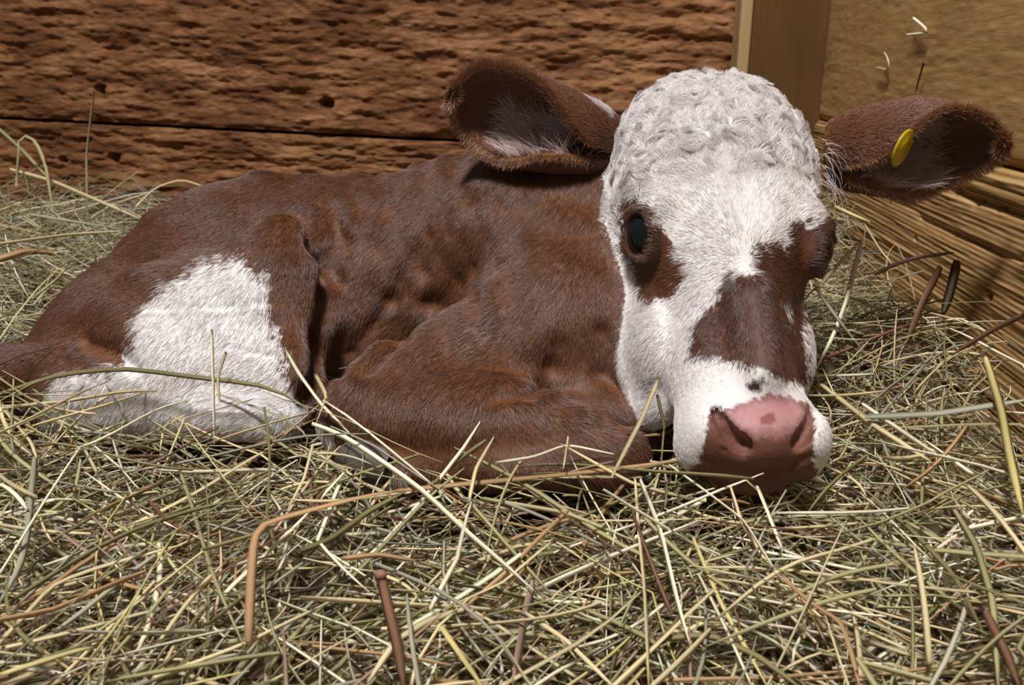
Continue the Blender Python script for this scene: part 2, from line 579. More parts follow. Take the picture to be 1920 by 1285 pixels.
# nostrils and mouth, cut where the photograph shows them
def path(field, pts, r, dep, k, d0=.42, n=None):
    pts = np.asarray(pts, float)
    if n is not None:
        d = np.r_[0, np.cumsum(np.linalg.norm(np.diff(pts, axis=0), axis=1))]
        t = np.linspace(0, d[-1], n)
        pts = np.stack([np.interp(t, d, pts[:, 0]), np.interp(t, d, pts[:, 1])], 1)
    out = []
    for (x, y) in pts:
        P, D = field.hit(x, y, d0)
        out.append(P + (P - CAM) / np.linalg.norm(P - CAM) * dep)
    m = len(out)
    rr = [r * (.75 + .5 * i / max(m - 1, 1)) if n else r for i in range(m)]
    for i in range(m - 1):
        field.rc(out[i], rr[i], out[i + 1], rr[i + 1], k, True)
    return out


hits = {}
for nm, *arg in (('nl', [(1340, 772), (1352, 795), (1370, 818), (1396, 834)], .0046, .0042, .003, .42, 12),
                           ('nr', [(1526, 772), (1518, 795), (1506, 815), (1492, 830)], .0040, .0038, .003, .42, 12),
                           ('mouth', [(1322, 862), (1380, 880), (1430, 886), (1480, 878), (1516, 856)], .0012, -.0004, .004, .42, 14)):
    hits[nm] = arg
for nm in hits:
    path(FH, *hits[nm])

head_f = FH.f.copy()
body_f = FB.f.copy()
# creases in the hide
for pts, r, dep, k in (([(880, 505), (810, 572), (745, 640), (690, 690)], .0035, -.0005, .016),
                       ([(612, 470), (610, 560), (598, 650), (575, 742)], .009, .006, .018),
                       ([(840, 440), (790, 510), (740, 560)], .002, -.001, .014),
                       ([(800, 440), (735, 560), (680, 640)], .002, -.001, .014),
                       ([(660, 660), (640, 700), (615, 735)], .0025, -.001, .012),
                       ([(1045, 640), (1035, 690), (1015, 730)], .002, -.001, .012),
                       ([(930, 745), (990, 735), (1020, 725)], .002, -.001, .012),
                       ([(1128, 620), (1130, 700), (1128, 790)], .003, .0, .014),
                       ([(1160, 640), (1165, 720), (1160, 800)], .003, .0, .014),
                       ([(560, 400), (590, 460), (612, 500)], .003, -.001, .02),
                       ([(625, 380), (632, 450), (628, 520)], .003, -.001, .02),
                       ([(160, 640), (210, 660), (250, 690)], .003, -.001, .012)):
    path(FB, pts, r, dep, k, .5)
h = np.clip(.5 + .5 * (FH.f - FB.f) / .02, 0, 1)
FB.f = (FH.f * (1 - h) + FB.f * h - .02 * h * (1 - h)).astype(np.float32)


def surface_nets(f):
    n0, n1, n2 = f.shape
    s = f < 0
    cnt = sum(s[dx:n0 - 1 + dx, dy:n1 - 1 + dy, dz:n2 - 1 + dz].astype(np.int8) for dx in (0, 1) for dy in (0, 1) for dz in (0, 1))
    act = (cnt > 0) & (cnt < 8)
    ci = np.argwhere(act)
    idx = np.full(act.shape, -1, dtype=np.int32); idx[act] = np.arange(len(ci))
    acc = np.zeros((len(ci), 3)); num = np.zeros(len(ci))
    off = [(a, b, c) for a in (0, 1) for b in (0, 1) for c in (0, 1)]
    val = {o: f[ci[:, 0] + o[0], ci[:, 1] + o[1], ci[:, 2] + o[2]] for o in off}
    for o in off:
        for ax in range(3):
            if o[ax] == 0:
                p = list(o); p[ax] = 1; p = tuple(p)
                a, b = val[o], val[p]
                m = (a < 0) != (b < 0)
                t = np.where(m, a / np.where(a == b, 1, a - b), 0)
                e = np.tile(np.array(o, float), (len(ci), 1)); e[:, ax] += t
                acc[m] += e[m]; num[m] += 1
    V = (ci + acc / num[:, None]) * VS + GLO
    Q = []
    for ax in range(3):
        a = np.take(s, range(0, s.shape[ax] - 1), axis=ax); b = np.take(s, range(1, s.shape[ax]), axis=ax)
        e = np.argwhere(a != b)
        u, v = [(1, 2), (2, 0), (0, 1)][ax]
        ok = (e[:, u] > 0) & (e[:, v] > 0) & (e[:, u] < s.shape[u] - 1) & (e[:, v] < s.shape[v] - 1)
        e = e[ok]
        flip = a[e[:, 0], e[:, 1], e[:, 2]]
        c = []
        for (du, dv) in ((-1, -1), (0, -1), (0, 0), (-1, 0)):
            k = e.copy(); k[:, u] += du; k[:, v] += dv
            c.append(idx[k[:, 0], k[:, 1], k[:, 2]])
        c = np.stack(c, 1)
        c = np.where(flip[:, None], c, c[:, ::-1])
        Q.append(c)
    Q = np.vstack(Q)
    return V, Q[(Q >= 0).all(1)]


BV, BQ = surface_nets(FB.f)
BN = FB.grad(BV)
FHs = Field(); FHs.f = head_f
FBs = Field(); FBs.f = body_f
dh = FHs.sample(BV); db = FBs.sample(BV)
is_head = (dh < db - .001)

px, py, pd = project(BV)
hq = hl(BV) * 100
# relief: curls on the poll, folds of skin on the trunk
curl = is_head * sstep(18.5, 24, hq[:, 2]) * sstep(-9, -4, hq[:, 1])
disp = curl * .0014 * Waves(.034, 18, 3)(BV)
fold_dir = np.array([.8, .5, .55])
fold = (~is_head) * sstep(600, 680, px) * (1 - sstep(960, 1080, px)) * (1 - sstep(600, 720, py))
disp = disp + fold * .0012 * Waves(.020, 16, 9, (1.3, .3, .5))(BV)
disp = disp + (~is_head) * .0012 * Waves(.05, 14, 10)(BV)
BV = BV + BN * disp[:, None]
_a, _b, _c, _d = (BV[BQ[:, i]] for i in range(4))
_qn = np.cross(_c - _a, _d - _b)
VN = np.zeros_like(BV)
for i in range(4): np.add.at(VN, BQ[:, i], _qn)
VN /= np.linalg.norm(VN, axis=1)[:, None] + 1e-12
if (VN * BN).sum() < 0: VN = -VN

# ---- coat colours
def inpoly(x, y, poly):
    c = np.zeros(len(x), dtype=bool); n = len(poly)
    for i in range(n):
        x1, y1 = poly[i]; x2, y2 = poly[(i + 1) % n]
        m = ((y1 > y) != (y2 > y))
        xi = (x2 - x1) * (y - y1) / ((y2 - y1) if y2 != y1 else 1e-9) + x1
        c ^= m & (x < xi)
    return c


WHITE = srgb(236, 231, 230); BROWN = srgb(105, 63, 34); BROWN2 = srgb(90, 52, 32); DARK = srgb(66, 38, 28)
PINK = srgb(188, 138, 138); MAUVE = srgb(118, 76, 64)
P_EYE = [(1170, 400), (1184, 372), (1200, 380), (1212, 374), (1226, 395), (1236, 420), (1258, 455), (1278, 485), (1292, 517), (1275, 540), (1240, 562), (1214, 572), (1200, 545), (1192, 512), (1180, 487), (1164, 480), (1164, 430)]
P_BRIDGE = [(1404, 478), (1412, 462), (1440, 458), (1474, 470), (1480, 425), (1500, 413), (1512, 432), (1530, 424), (1556, 402), (1600, 400), (1600, 470), (1545, 530), (1522, 552), (1508, 560), (1507, 640), (1519, 716), (1492, 718), (1455, 706), (1400, 686), (1345, 672), (1294, 668), (1300, 622), (1320, 586), (1346, 555), (1366, 520), (1368, 502), (1398, 520), (1418, 512)]
P_SLIVER = [(1466, 562), (1474, 566), (1484, 600), (1476, 598)]
P_SPOT = [(1400, 722), (1412, 712), (1434, 712), (1432, 722), (1416, 734), (1404, 732)]
P_NOSE = [(1328, 776), (1342, 764), (1362, 768), (1400, 750), (1440, 738), (1490, 748), (1518, 758), (1528, 790), (1528, 840), (1530, 900), (1440, 960), (1300, 940), (1310, 862), (1324, 820)]
P_PAD = [(1352, 778), (1400, 750), (1440, 738), (1490, 748), (1512, 762), (1508, 790), (1490, 812), (1440, 812), (1400, 815), (1376, 806)]
P_FET = [(600, 838), (690, 856), (770, 892), (760, 930), (600, 930)]
P_THIGH = [(372, 500), (400, 483), (428, 490), (455, 486), (472, 506), (504, 514), (500, 560), (498, 582), (516, 612), (531, 660), (540, 722), (575, 762), (640, 840), (300, 850), (60, 830), (90, 740), (110, 702), (180, 698), (228, 690), (238, 652), (264, 634), (244, 606), (288, 560), (318, 536), (346, 520)]


def coat_colour(P, N, jitter=1.0):
    """coat colour and hair data for surface points"""
    x, y, d = project(P)
    w1 = Waves(.012, 14, 31); w2 = Waves(.012, 14, 32); w3 = Waves(.004, 12, 33)
    jx = (w1(P) * 5 + w3(P) * 4 + rng.normal(0, 2.5, len(P))) * jitter
    jy = (w2(P) * 6 + w3(P + .05) * 5 + rng.normal(0, 4.0, len(P))) * jitter
    face = -((P - CAM) * N).sum(1) / np.linalg.norm(P - CAM, axis=1)
    h = FHs.sample(P) < FBs.sample(P) - .001
    v = Waves(.05, 14, 35)(P)[:, None] * .5 + Waves(.02, 14, 36)(P)[:, None] * .35
    col = BROWN * (1 + .09 * v)
    col = np.where(h[:, None], WHITE * (1 + .02 * v), col)
    hx, hy = x + jx, y + jy
    q = hl(P) * 100
    # nape and throat behind the face are brown
    col = np.where((h & (q[:, 1] < -11.0 + .8 * v[:, 0]) & (q[:, 2] > 12))[:, None], BROWN, col)
    fr = h & (face > -.45)
    bare = np.zeros(len(P))
    col = np.where((fr & inpoly(hx, hy, P_EYE))[:, None], BROWN * (1 + .15 * v), col)
    col = np.where((fr & inpoly(hx, hy, P_BRIDGE))[:, None], BROWN2 * (1 + .15 * v), col)
    col = np.where((fr & inpoly(hx, hy, P_SLIVER))[:, None], WHITE, col)
    col = np.where((fr & inpoly(x + jx * .6, y + jy * .5, P_SPOT))[:, None], DARK, col)
    nose = h & (face > -.3) & inpoly(x + jx * .5, y + jy * .5, P_NOSE)
    col = np.where(nose[:, None], MAUVE * (1 + .15 * v), col)
    pw_ = np.zeros(len(P))
    for ox, oy in ((0, 0), (-9, -7), (9, -7), (-9, 9), (9, 9), (0, 14), (0, -12)):
        pw_ += inpoly(x + jx * .8 + ox, y + jy * .8 + oy, P_PAD) / 7.0
    pw_ = (pw_ * nose)[:, None]
    col = PINK * (1 + .08 * v) * pw_ + col * (1 - pw_)
    spot2 = nose & (np.hypot((x - 1442) / 15, (y - 786) / 11) < 1 + .3 * v[:, 0])
    col = np.where(spot2[:, None], srgb(150, 88, 88), col)
    chin = h & (q[:, 2] < -1.2)
    col = np.where((chin & ~nose)[:, None], MAUVE, col)
    bare = np.where(nose | chin, 1.0, 0.0)
    th = (~h) & (face > -.2) & inpoly(x + jx * 1.6, y + jy * 1.6, P_THIGH) & (d < .90)
    col = np.where(th[:, None], WHITE, col)
    fet = (~h) & inpoly(x + jx * .5, y + jy * .5, P_FET) & (d < .66)
    col = np.where(fet[:, None], srgb(206, 194, 184), col)
    # rims of the eyes
    for c, n, A in eyes:
        e = (P - c)
        rr = np.sqrt(((e @ A[0]) / .0165) ** 2 + ((e @ A[1]) / .0215) ** 2)
        on = h & (rr < .86) & (np.abs(e @ n) < .03)
        col = np.where(on[:, None], srgb(74, 48, 42), col)
        bare = np.where(on, 1.0, bare)
    return np.clip(col, 0, 1), h, bare, q, x, y, face


ccol, _, cbare, _, _, _, _ = coat_colour(BV, BN, .6)
M_SKIN = attr_mat('calf_skin', 'coat', .55, .35, (260, .25))
calf = empty('calf', (0.05, .80, FLOOR_Z))
tag(calf, 'brown and white calf lying curled in the hay beside the wooden wall', 'calf')


def part_of(o, parent):
    o.parent = parent
    o.matrix_parent_inverse = Matrix.Translation(-Vector(parent.location)) if parent.type == 'EMPTY' else Matrix.Identity(4)
    return o


body = np_mesh('body', BV, BQ, M_SKIN)
set_col(body.data, 'coat', ccol)
part_of(body, calf)
body['label'] = 'brown body with white face, pink nose and white thigh patch'

# eyes
M_EYE, nt, b = new_mat('calf_eye')
b.inputs['Base Color'].default_value = (.006, .008, .010, 1); b.inputs['Roughness'].default_value = .06
b.inputs['Specular IOR Level'].default_value = .35


def uv_sphere(c, A, r, nu=28, nv=18):
    V = []; Fq = []
    for j in range(nv + 1):
        th = math.pi * j / nv
        for i in range(nu):
            ph = 2 * math.pi * i / nu
            l = np.array([math.sin(th) * math.cos(ph) * r[0], math.sin(th) * math.sin(ph) * r[1], math.cos(th) * r[2]])
            V.append(c + l @ A)
    for j in range(nv):
        for i in range(nu):
            a = j * nu + i; bb = j * nu + (i + 1) % nu
            Fq.append((a, a + nu, bb + nu, bb))
    return V, Fq


for c, n, A in eyes:
    V, Fq = uv_sphere(c, A, (.0165, .0185, .0150))
    o = mesh_obj('eye', V, Fq, M_EYE)
    part_of(o, calf); o['label'] = 'glossy black eye'

# ------------------------------------------------------------------ hair curves
def hair_mat(name, rough=.42, spec=.55):
    m, nt, b = new_mat(name)
    a = nt.nodes.new('ShaderNodeAttribute'); a.attribute_name = 'hcol'
    nt.links.new(a.outputs['Color'], b.inputs['Base Color'])
    b.inputs['Roughness'].default_value = rough
    b.inputs['Specular IOR Level'].default_value = spec
    h = nt.nodes.new('ShaderNodeBsdfHair'); h.component = 'Reflection'
    h.inputs['Color'].default_value = (.9, .88, .95, 1)
    h.inputs['RoughnessU'].default_value = .20; h.inputs['RoughnessV'].default_value = .8
    h.inputs['Offset'].default_value = math.radians(-4)
    mx = nt.nodes.new('ShaderNodeMixShader'); mx.inputs[0].default_value = .06
    nt.links.new(b.outputs[0], mx.inputs[1]); nt.links.new(h.outputs[0], mx.inputs[2])
    nt.links.new(mx.outputs[0], nt.nodes['Material Output'].inputs['Surface'])
    return m


M_HAIR = hair_mat('calf_hair')


def hair_obj(name, roots, normals, tang, length, lift, droop, cols, radius, npt=4, wav=None, pull=None):
    n = len(roots)
    s = np.linspace(0, 1, npt)
    P = np.zeros((n, npt, 3), dtype=np.float32)
    for k in range(npt):
        t = s[k]
        p = roots + tang * (length * t)[:, None] + normals * (length * (lift * t - droop * t * t))[:, None]
        if wav is not None:
            p = p + wav * math.sin(t * 4.0) * t
        if pull is not None:
            p = p + pull * (t * t)
        P[:, k] = p
    cu = bpy.data.hair_curves.new(name)
    cu.add_curves([npt] * n)
    cu.attributes['position'].data.foreach_set('vector', P.reshape(-1))
    r = cu.attributes.get('radius') or cu.attributes.new('radius', 'FLOAT', 'POINT')
    rad = np.outer(radius, np.array([1.0, .9, .65, .2])[:npt] if npt == 4 else np.linspace(1, .2, npt))
    r.data.foreach_set('value', rad.astype(np.float32).ravel())
    a = cu.attributes.new('hcol', 'FLOAT_COLOR', 'CURVE')
    c = np.ones((n, 4), dtype=np.float32); c[:, :3] = np.clip(cols, 0, 1)
    a.data.foreach_set('color', c.ravel())
    cu.materials.append(M_HAIR)
    o = bpy.data.objects.new(name, cu)
    COL.objects.link(o)
    return o


def sample_quads(V, Q, count, weight=None):
    a, b_, c, d = V[Q[:, 0]], V[Q[:, 1]], V[Q[:, 2]], V[Q[:, 3]]
    ar = .5 * np.linalg.norm(np.cross(c - a, d - b_), axis=1)
    if weight is not None: ar = ar * weight
    i = rng.choice(len(Q), count, p=ar / ar.sum())
    u = rng.random((count, 1)); v = rng.random((count, 1))
    P = (1 - u) * ((1 - v) * a[i] + v * d[i]) + u * ((1 - v) * b_[i] + v * c[i])
    return P, i


FLOW = np.array([(700, 400, -.5, .85), (850, 450, -.6, .8), (750, 600, -.5, .85), (650, 650, -.2, 1), (1000, 480, -.5, .8), (1050, 650, -.1, 1),
                 (900, 620, -1, .4), (850, 720, -.6, .8), (850, 800, 0, 1), (1000, 790, .5, .85), (1090, 810, .8, .5), (550, 450, -.4, .9), (560, 600, -.2, 1), (300, 450, -.8, .5),
                 (400, 400, -.7, .7), (380, 600, -.4, .9), (150, 600, -.6, .8), (80, 660, -.7, .7), (450, 740, -.8, .3), (1110, 400, -.2, 1), (1140, 700, 0, 1), (700, 780, .2, 1)])


def flow(x, y, head):
    w = 1.0 / (((x[:, None] - FLOW[None, :, 0]) ** 2 + (y[:, None] - FLOW[None, :, 1]) ** 2) + 1500.0) ** 1.5
    bx = (w * FLOW[None, :, 2]).sum(1); by = (w * FLOW[None, :, 3]).sum(1)
    rx, ry = x - 1396, y - 487
    fx = np.where(head, rx, bx); fy = np.where(head, ry, by)
    n = np.hypot(fx, fy) + 1e-9
    return fx / n, fy / n


quad_c = BV[BQ].mean(1)
qn = BN[BQ[:, 0]]
vis = -((quad_c - CAM) * qn).sum(1) / np.linalg.norm(quad_c - CAM, axis=1)
wq = np.where(vis > -.15, 1.0, .25) * (quad_c[:, 2] > -.035)
wq = wq * np.where(FHs.sample(quad_c) < FBs.sample(quad_c), 2.0 + 1.2 * sstep(19, 24, hl(quad_c)[:, 2] * 100), 1.0)
NH = 480000
HP, hi = sample_quads(BV, BQ, NH, wq)
HN = VN[BQ[hi]].mean(1); HN /= np.linalg.norm(HN, axis=1)[:, None] + 1e-9
hc, hh, hb, hq2, hx, hy, hf = coat_colour(HP, HN)
keep = hb < .5
inside_eye = np.zeros(NH, dtype=bool)
HP, HN, hc, hh, hq2, hx, hy = (a[keep] for a in (HP, HN, hc, hh, hq2, hx, hy))
fx, fy = flow(hx, hy, hh)
n = len(HP)
w = Waves(.014, 16, 51); w2 = Waves(.014, 16, 52); w3 = Waves(.006, 16, 53)
wob = np.where(hh, .22, .15)
fx2 = fx + wob * w(HP) + .14 * rng.normal(size=n); fy2 = fy + wob * w2(HP) + .14 * rng.normal(size=n)
poll = np.where(hh, sstep(19.0, 24.0, hq2[:, 2]), 0.0) * sstep(-10, -5, hq2[:, 1])
fx2 = fx2 + poll * .9 * Waves(.024, 16, 61)(HP); fy2 = fy2 + poll * .9 * Waves(.020, 16, 62)(HP)
T = fx2[:, None] * RIGHT[None] - fy2[:, None] * UP[None]
T = T - HN * (T * HN).sum(1)[:, None]
T /= np.linalg.norm(T, axis=1)[:, None] + 1e-9
noseish = np.where(hh, 1 - sstep(1.5, 9, hq2[:, 2]), 0)
L = np.where(hh, .0065 + .006 * poll - .003 * noseish, .0080) * rng.uniform(.65, 1.25, n)
lift = np.where(hh, .32 + .16 * poll, .34) + .05 * w3(HP) + .05 * rng.normal(size=n)
droop = np.where(hh, .18 + .10 * poll, .20)
val = 1 + .20 * rng.normal(size=n) * np.where(hh, .25, 1) + .12 * w3(HP) * np.where(hh, .3, 1)
wav = np.cross(HN, T) * (poll * .004 * Waves(.016, 16, 63)(HP))[:, None]
rad = np.where(hh, .00016, .00017)
# locks of curled hair on the poll
pull = np.zeros((n, 3))
pk = np.nonzero(poll > .15)[0]
cc = rng.choice(pk, 420, replace=False)
ca = rng.normal(0, .9, len(cc))
Tc = T[cc] * np.cos(ca)[:, None] + np.cross(HN[cc], T[cc]) * np.sin(ca)[:, None]
Lc = rng.uniform(.008, .015, len(cc))
tipc = HP[cc] + Tc * Lc[:, None] + HN[cc] * rng.uniform(.003, .006, (len(cc), 1))
near = np.concatenate([np.argmin(((HP[k][:, None] - HP[cc][None]) ** 2).sum(2), 1) for k in np.array_split(pk, 40)])
own = HP[pk] + T[pk] * L[pk][:, None] + HN[pk] * (L[pk] * (lift[pk] - droop[pk]))[:, None]
spread = (HP[pk] - HP[cc][near]) * .55
pull[pk] = (tipc[near] + spread + rng.normal(0, .0006, (len(pk), 3)) - own) * (poll[pk] * .72)[:, None]
coat = hair_obj('coat', HP - HN * .0006, HN, T, L, lift, droop, hc * np.clip(val, .45, 1.6)[:, None], rad, 4, wav, pull)
part_of(coat, calf)
coat['label'] = 'short dense brown and white hair'

# long pale wisps beside the temple
wr = []
for k in range(24):
    P_, _ = FB.hit(rng.uniform(1538, 1556), rng.uniform(255, 350))
    wr.append(P_)
wr = np.array(wr); wn = FB.grad(wr)
wt_ = RIGHT[None] * rng.uniform(.5, 1, (24, 1)) - UP[None] * rng.uniform(-.2, 1.2, (24, 1)) - FWD[None] * .2
wt_ /= np.linalg.norm(wt_, axis=1)[:, None]
wl = rng.uniform(.012, .030, 24)
wisp = hair_obj('hair_wisp', wr, wn, wt_, wl, np.full(24, .25), np.full(24, .5), np.tile(WHITE, (24, 1)), np.full(24, .00018), 8, np.cross(wn, wt_) * rng.normal(0, .006, (24, 1)), -UP[None] * (wl * .35)[:, None])
part_of(wisp, calf)
wisp['label'] = 'pale wisps of hair at the temple'

# ------------------------------------------------------------------ ears
def resample(ts, pts, t):
    pts = np.asarray(pts, float)
    return np.stack([np.interp(t, ts, pts[:, i]) for i in range(pts.shape[1])], 1)


def make_ear(name, base, tip, open_dir, spec, nL=46, nA=34, bend=(0, 0, 0), label=None, low=1):
    """rolled leaf: a tube at the root that opens toward open_dir and closes to a rounded tip"""
    e1 = tip - base; Le = np.linalg.norm(e1); e1 /= Le
    e3 = open_dir - e1 * (open_dir @ e1); e3 /= np.linalg.norm(e3)
    e2 = np.cross(e3, e1)
    spec = np.asarray(spec, float)            # s, half width, half angle (deg), middle angle (deg)
    ss = np.linspace(0, 1, nL)
    rows = []
    for s in ss:
        hwid = np.interp(s, spec[:, 0], spec[:, 1]); ha = math.radians(np.interp(s, spec[:, 0], spec[:, 2])); mid = math.radians(np.interp(s, spec[:, 0], spec[:, 3]))
        r = hwid / (math.sin(ha) if ha < math.pi / 2 else 1.0)
        c = base + e1 * Le * s + np.asarray(bend) * (s * s)
        row = []
        for k in range(nA):
            ph = -ha + 2 * ha * k / (nA - 1) + mid
            off = r * (math.sin(ph) * e2 - math.cos(ph) * e3)
            off = off + e3 * r * (math.cos(min(ha, math.pi / 2)) * .5 + .0)
            row.append(c + off)
        rows.append(row)
    G = np.array(rows)                        # nL, nA, 3
    # soften along the length
    for _ in range(2):
        G[1:-1] = .25 * G[:-2] + .5 * G[1:-1] + .25 * G[2:]
    du = np.gradient(G, axis=0); dv = np.gradient(G, axis=1)
    N = np.cross(du, dv); N /= np.linalg.norm(N, axis=2)[:, :, None] + 1e-9
    # outward = away from the arc's own axis
    mid = G.mean(1, keepdims=True)
    if ((G - mid) * N).sum() < 0: N = -N
    th = .0045 * (1 - .45 * np.linspace(0, 1, nL))[:, None, None]
    Ou = G; In = G - N * th
    V = np.concatenate([Ou.reshape(-1, 3), In.reshape(-1, 3)])
    m = nL * nA; idx = np.arange(m).reshape(nL, nA)
    q1 = np.stack([idx[:-1, :-1], idx[:-1, 1:], idx[1:, 1:], idx[1:, :-1]], -1).reshape(-1, 4)
    q2 = q1[:, ::-1] + m
    bd = np.concatenate([idx[0, :], idx[1:, -1], idx[-1, -2::-1], idx[-2:0:-1, 0]])
    k = np.arange(len(bd)); kn = (k + 1) % len(bd)
    q3 = np.stack([bd[k], bd[kn], bd[kn] + m, bd[k] + m], 1)[:, ::-1]
    Q = np.vstack([q1, q2, q3])
    o = np_mesh(name, V, Q, M_SKIN)
    sgrid = np.repeat(ss, nA); tgrid = np.tile(np.linspace(-1, 1, nA), nL)
    colo = np.tile(srgb(112, 68, 44), (m, 1)); coli = np.tile(srgb(150, 100, 78), (m, 1))
    pinkw = np.exp(-((sgrid - .42) / .18) ** 2)[:, None] * .6
    coli = coli * (1 - pinkw) + srgb(150, 104, 100) * pinkw
    set_col(o.data, 'coat', np.vstack([colo, coli]))
    part_of(o, calf)
    if label: o['label'] = label
    # hair on the ear: outside short, rim fringe, tufts inside
    roots = []; nrm = []; tan = []; ln = []; cl = []; lf = []
    P, i = sample_quads(V, q1, 26000)
    NO = N.reshape(-1, 3)[q1[i, 0]]
    t = e1[None] + .3 * rng.normal(size=P.shape); t -= NO * (t * NO).sum(1)[:, None]; t /= np.linalg.norm(t, axis=1)[:, None]
    roots.append(P); nrm.append(NO); tan.append(t); ln.append(rng.uniform(.006, .012, len(P))); lf.append(np.full(len(P), .35))
    cb = srgb(130, 82, 50) * rng.uniform(.7, 1.35, (len(P), 1))
    ex_, ey_, _ = project(P)
    ta = np.clip(((ex_ - 1086) * 70 + (ey_ - 164) * 58) / (70 ** 2 + 58 ** 2), 0, 1)
    pale = np.hypot(ex_ - 1086 - ta * 70, ey_ - 164 - ta * 58) < 5          # pale ridge down to the root
    cl.append(np.where(pale[:, None], WHITE * .9, cb))
    # inside
    P, i = sample_quads(V, q2, 15000)
    NI = -N.reshape(-1, 3)[q2[i, 0] - m]
    t = e1[None] * .8 + .5 * rng.normal(size=P.shape); t -= NI * (t * NI).sum(1)[:, None]; t /= np.linalg.norm(t, axis=1)[:, None]
    sv = sgrid[q2[i, 0] - m]; tv = tgrid[q2[i, 0] - m]
    wt = (Waves(.018, 16, 71)(P) > .05) & (np.abs(sv - .42) < .22) & (low * tv > -.1)
    roots.append(P); nrm.append(NI); tan.append(t); ln.append(np.where(wt, rng.uniform(.012, .028, len(P)), rng.uniform(.005, .010, len(P)))); lf.append(np.where(wt, .55, .35))
    cl.append(np.where(wt[:, None], srgb(214, 192, 188), srgb(142, 94, 66)) * rng.uniform(.75, 1.2, (len(P), 1)))
    # rim
    rim = np.concatenate([idx[6:, 0], idx[-1, 1:-1], idx[6:, -1][::-1]])
    nr = 9000
    j = rng.integers(0, len(rim) - 1, nr); fr = rng.random((nr, 1))
    P = V[rim[j]] * (1 - fr) + V[rim[j + 1]] * fr - N.reshape(-1, 3)[rim[j]] * rng.uniform(0, .004, (nr, 1))
    cen = G.mean(1)[np.clip(rim[j] // nA, 0, nL - 1)]
    outw = P - cen; outw /= np.linalg.norm(outw, axis=1)[:, None]
    t = outw + .5 * e1[None] + .3 * rng.normal(size=P.shape); t /= np.linalg.norm(t, axis=1)[:, None]
    roots.append(P); nrm.append(N.reshape(-1, 3)[rim[j]]); tan.append(t); ln.append(rng.uniform(.005, .011, nr)); lf.append(np.full(nr, .1))
    cl.append(srgb(166, 120, 82) * rng.uniform(.75, 1.3, (nr, 1)))
    R_, N_, T_, L_, C_, F_ = (np.concatenate(a) for a in (roots, nrm, tan, ln, cl, lf))
    hobj = hair_obj('ear_hair', R_, N_, T_, L_, F_, F_ * .4, C_, np.full(len(R_), .00020))
    hobj.parent = o
    hobj['label'] = 'brown ear fringe with pale tufts inside'
    return o, G, N


TOCAM = lambda P: (CAM - P) / np.linalg.norm(CAM - P)
bL, tL = at(1150, 275, .775), at(846, 190, .755)
ear_l, GL, NL_ = make_ear('ear', bL, tL, TOCAM(bL) * 1.0 + RIGHT * -.25 + UP * -.35,
                 [(0, .024, 170, 0), (.12, .031, 168, 0), (.3, .036, 158, 10), (.45, .039, 136, 22), (.58, .040, 108, 16), (.72, .039, 82, 6), (.85, .035, 64, 0), (.94, .025, 56, 0), (1, .008, 50, 0)],
                 bend=UP * .004, label='upright brown ear cupped open beside the dark plank')
bR, tR = at(1548, 285, .745), at(1884, 268, .690)
ear_r, GR, NR_ = make_ear('ear', bR, tR, TOCAM(bR) * .8 + RIGHT * .25 + UP * -.55,
                 [(0, .024, 170, 0), (.12, .031, 168, 0), (.3, .037, 158, 0), (.45, .040, 132, 0), (.58, .039, 104, 0), (.72, .035, 80, 0), (.85, .028, 64, 0), (.94, .018, 56, 0), (1, .006, 50, 0)],
                 bend=UP * -.004, label='drooping brown ear with a yellow tag', low=-1)

# yellow ear tag: button disc with a raised stud, seen at a slant
M_TAG, nt, b = new_mat('tag_plastic')
b.inputs['Base Color'].default_value = (*srgb(190, 168, 26), 1); b.inputs['Roughness'].default_value = .35
tc_ = at(1692, 278, .668)
tn = TOCAM(tc_) * .55 + RIGHT * .80 + UP * -.25; tn /= np.linalg.norm(tn)
t1 = UP - tn * (UP @ tn); t1 /= np.linalg.norm(t1); t2 = np.cross(t1, tn)
prof = [(0, .0020), (.004, .0020), (.0045, .0012), (.0135, .0012), (.0150, .0004), (.0150, -.0006), (.0135, -.0012), (0, -.0012)]
V = []; Fq = []
ns = 32
for r, z in prof:
    for i in range(ns):
        a = 2 * math.pi * i / ns
        V.append(tc_ + t1 * r * math.cos(a) + t2 * r * math.sin(a) + tn * z)
for j in range(len(prof) - 1):
    for i in range(ns):
        Fq.append((j * ns + i, j * ns + (i + 1) % ns, (j + 1) * ns + (i + 1) % ns, (j + 1) * ns + i))
tagp = mesh_obj('ear_tag', V, Fq, M_TAG)
tagp.parent = ear_r
tagp['label'] = 'round yellow plastic ear tag'

# hoof tucked under the foreleg
M_HOOF, nt, b = new_mat('hoof_horn')
b.inputs['Base Color'].default_value = (*srgb(92, 84, 76), 1); b.inputs['Roughness'].default_value = .5
hv0 = at(735, 878, .625); hv1 = at(640, 850, .635)
ax = hv1 - hv0; La = np.linalg.norm(ax); ax /= La
s1_ = np.cross(ax, UP); s1_ /= np.linalg.norm(s1_); s2_ = np.cross(s1_, ax)
for sgn in (-1, 1):
    V = []; Fq = []
    rings = [(0, .010), (.25, .0115), (.6, .012), (.85, .010), (.97, .006), (1, .001)]
    for t, r in rings:
        for i in range(12):
            a = 2 * math.pi * i / 12
            V.append(hv0 + ax * La * t + s2_ * r * 1.15 * math.cos(a) + s1_ * (r * .75 * math.sin(a) + sgn * .008))
    for j in range(len(rings) - 1):
        for i in range(12):
            Fq.append((j * 12 + i, j * 12 + (i + 1) % 12, (j + 1) * 12 + (i + 1) % 12, (j + 1) * 12 + i))
    o = mesh_obj('hoof', V, Fq, M_HOOF); part_of(o, calf); o['label'] = 'grey hoof tucked under the foreleg'

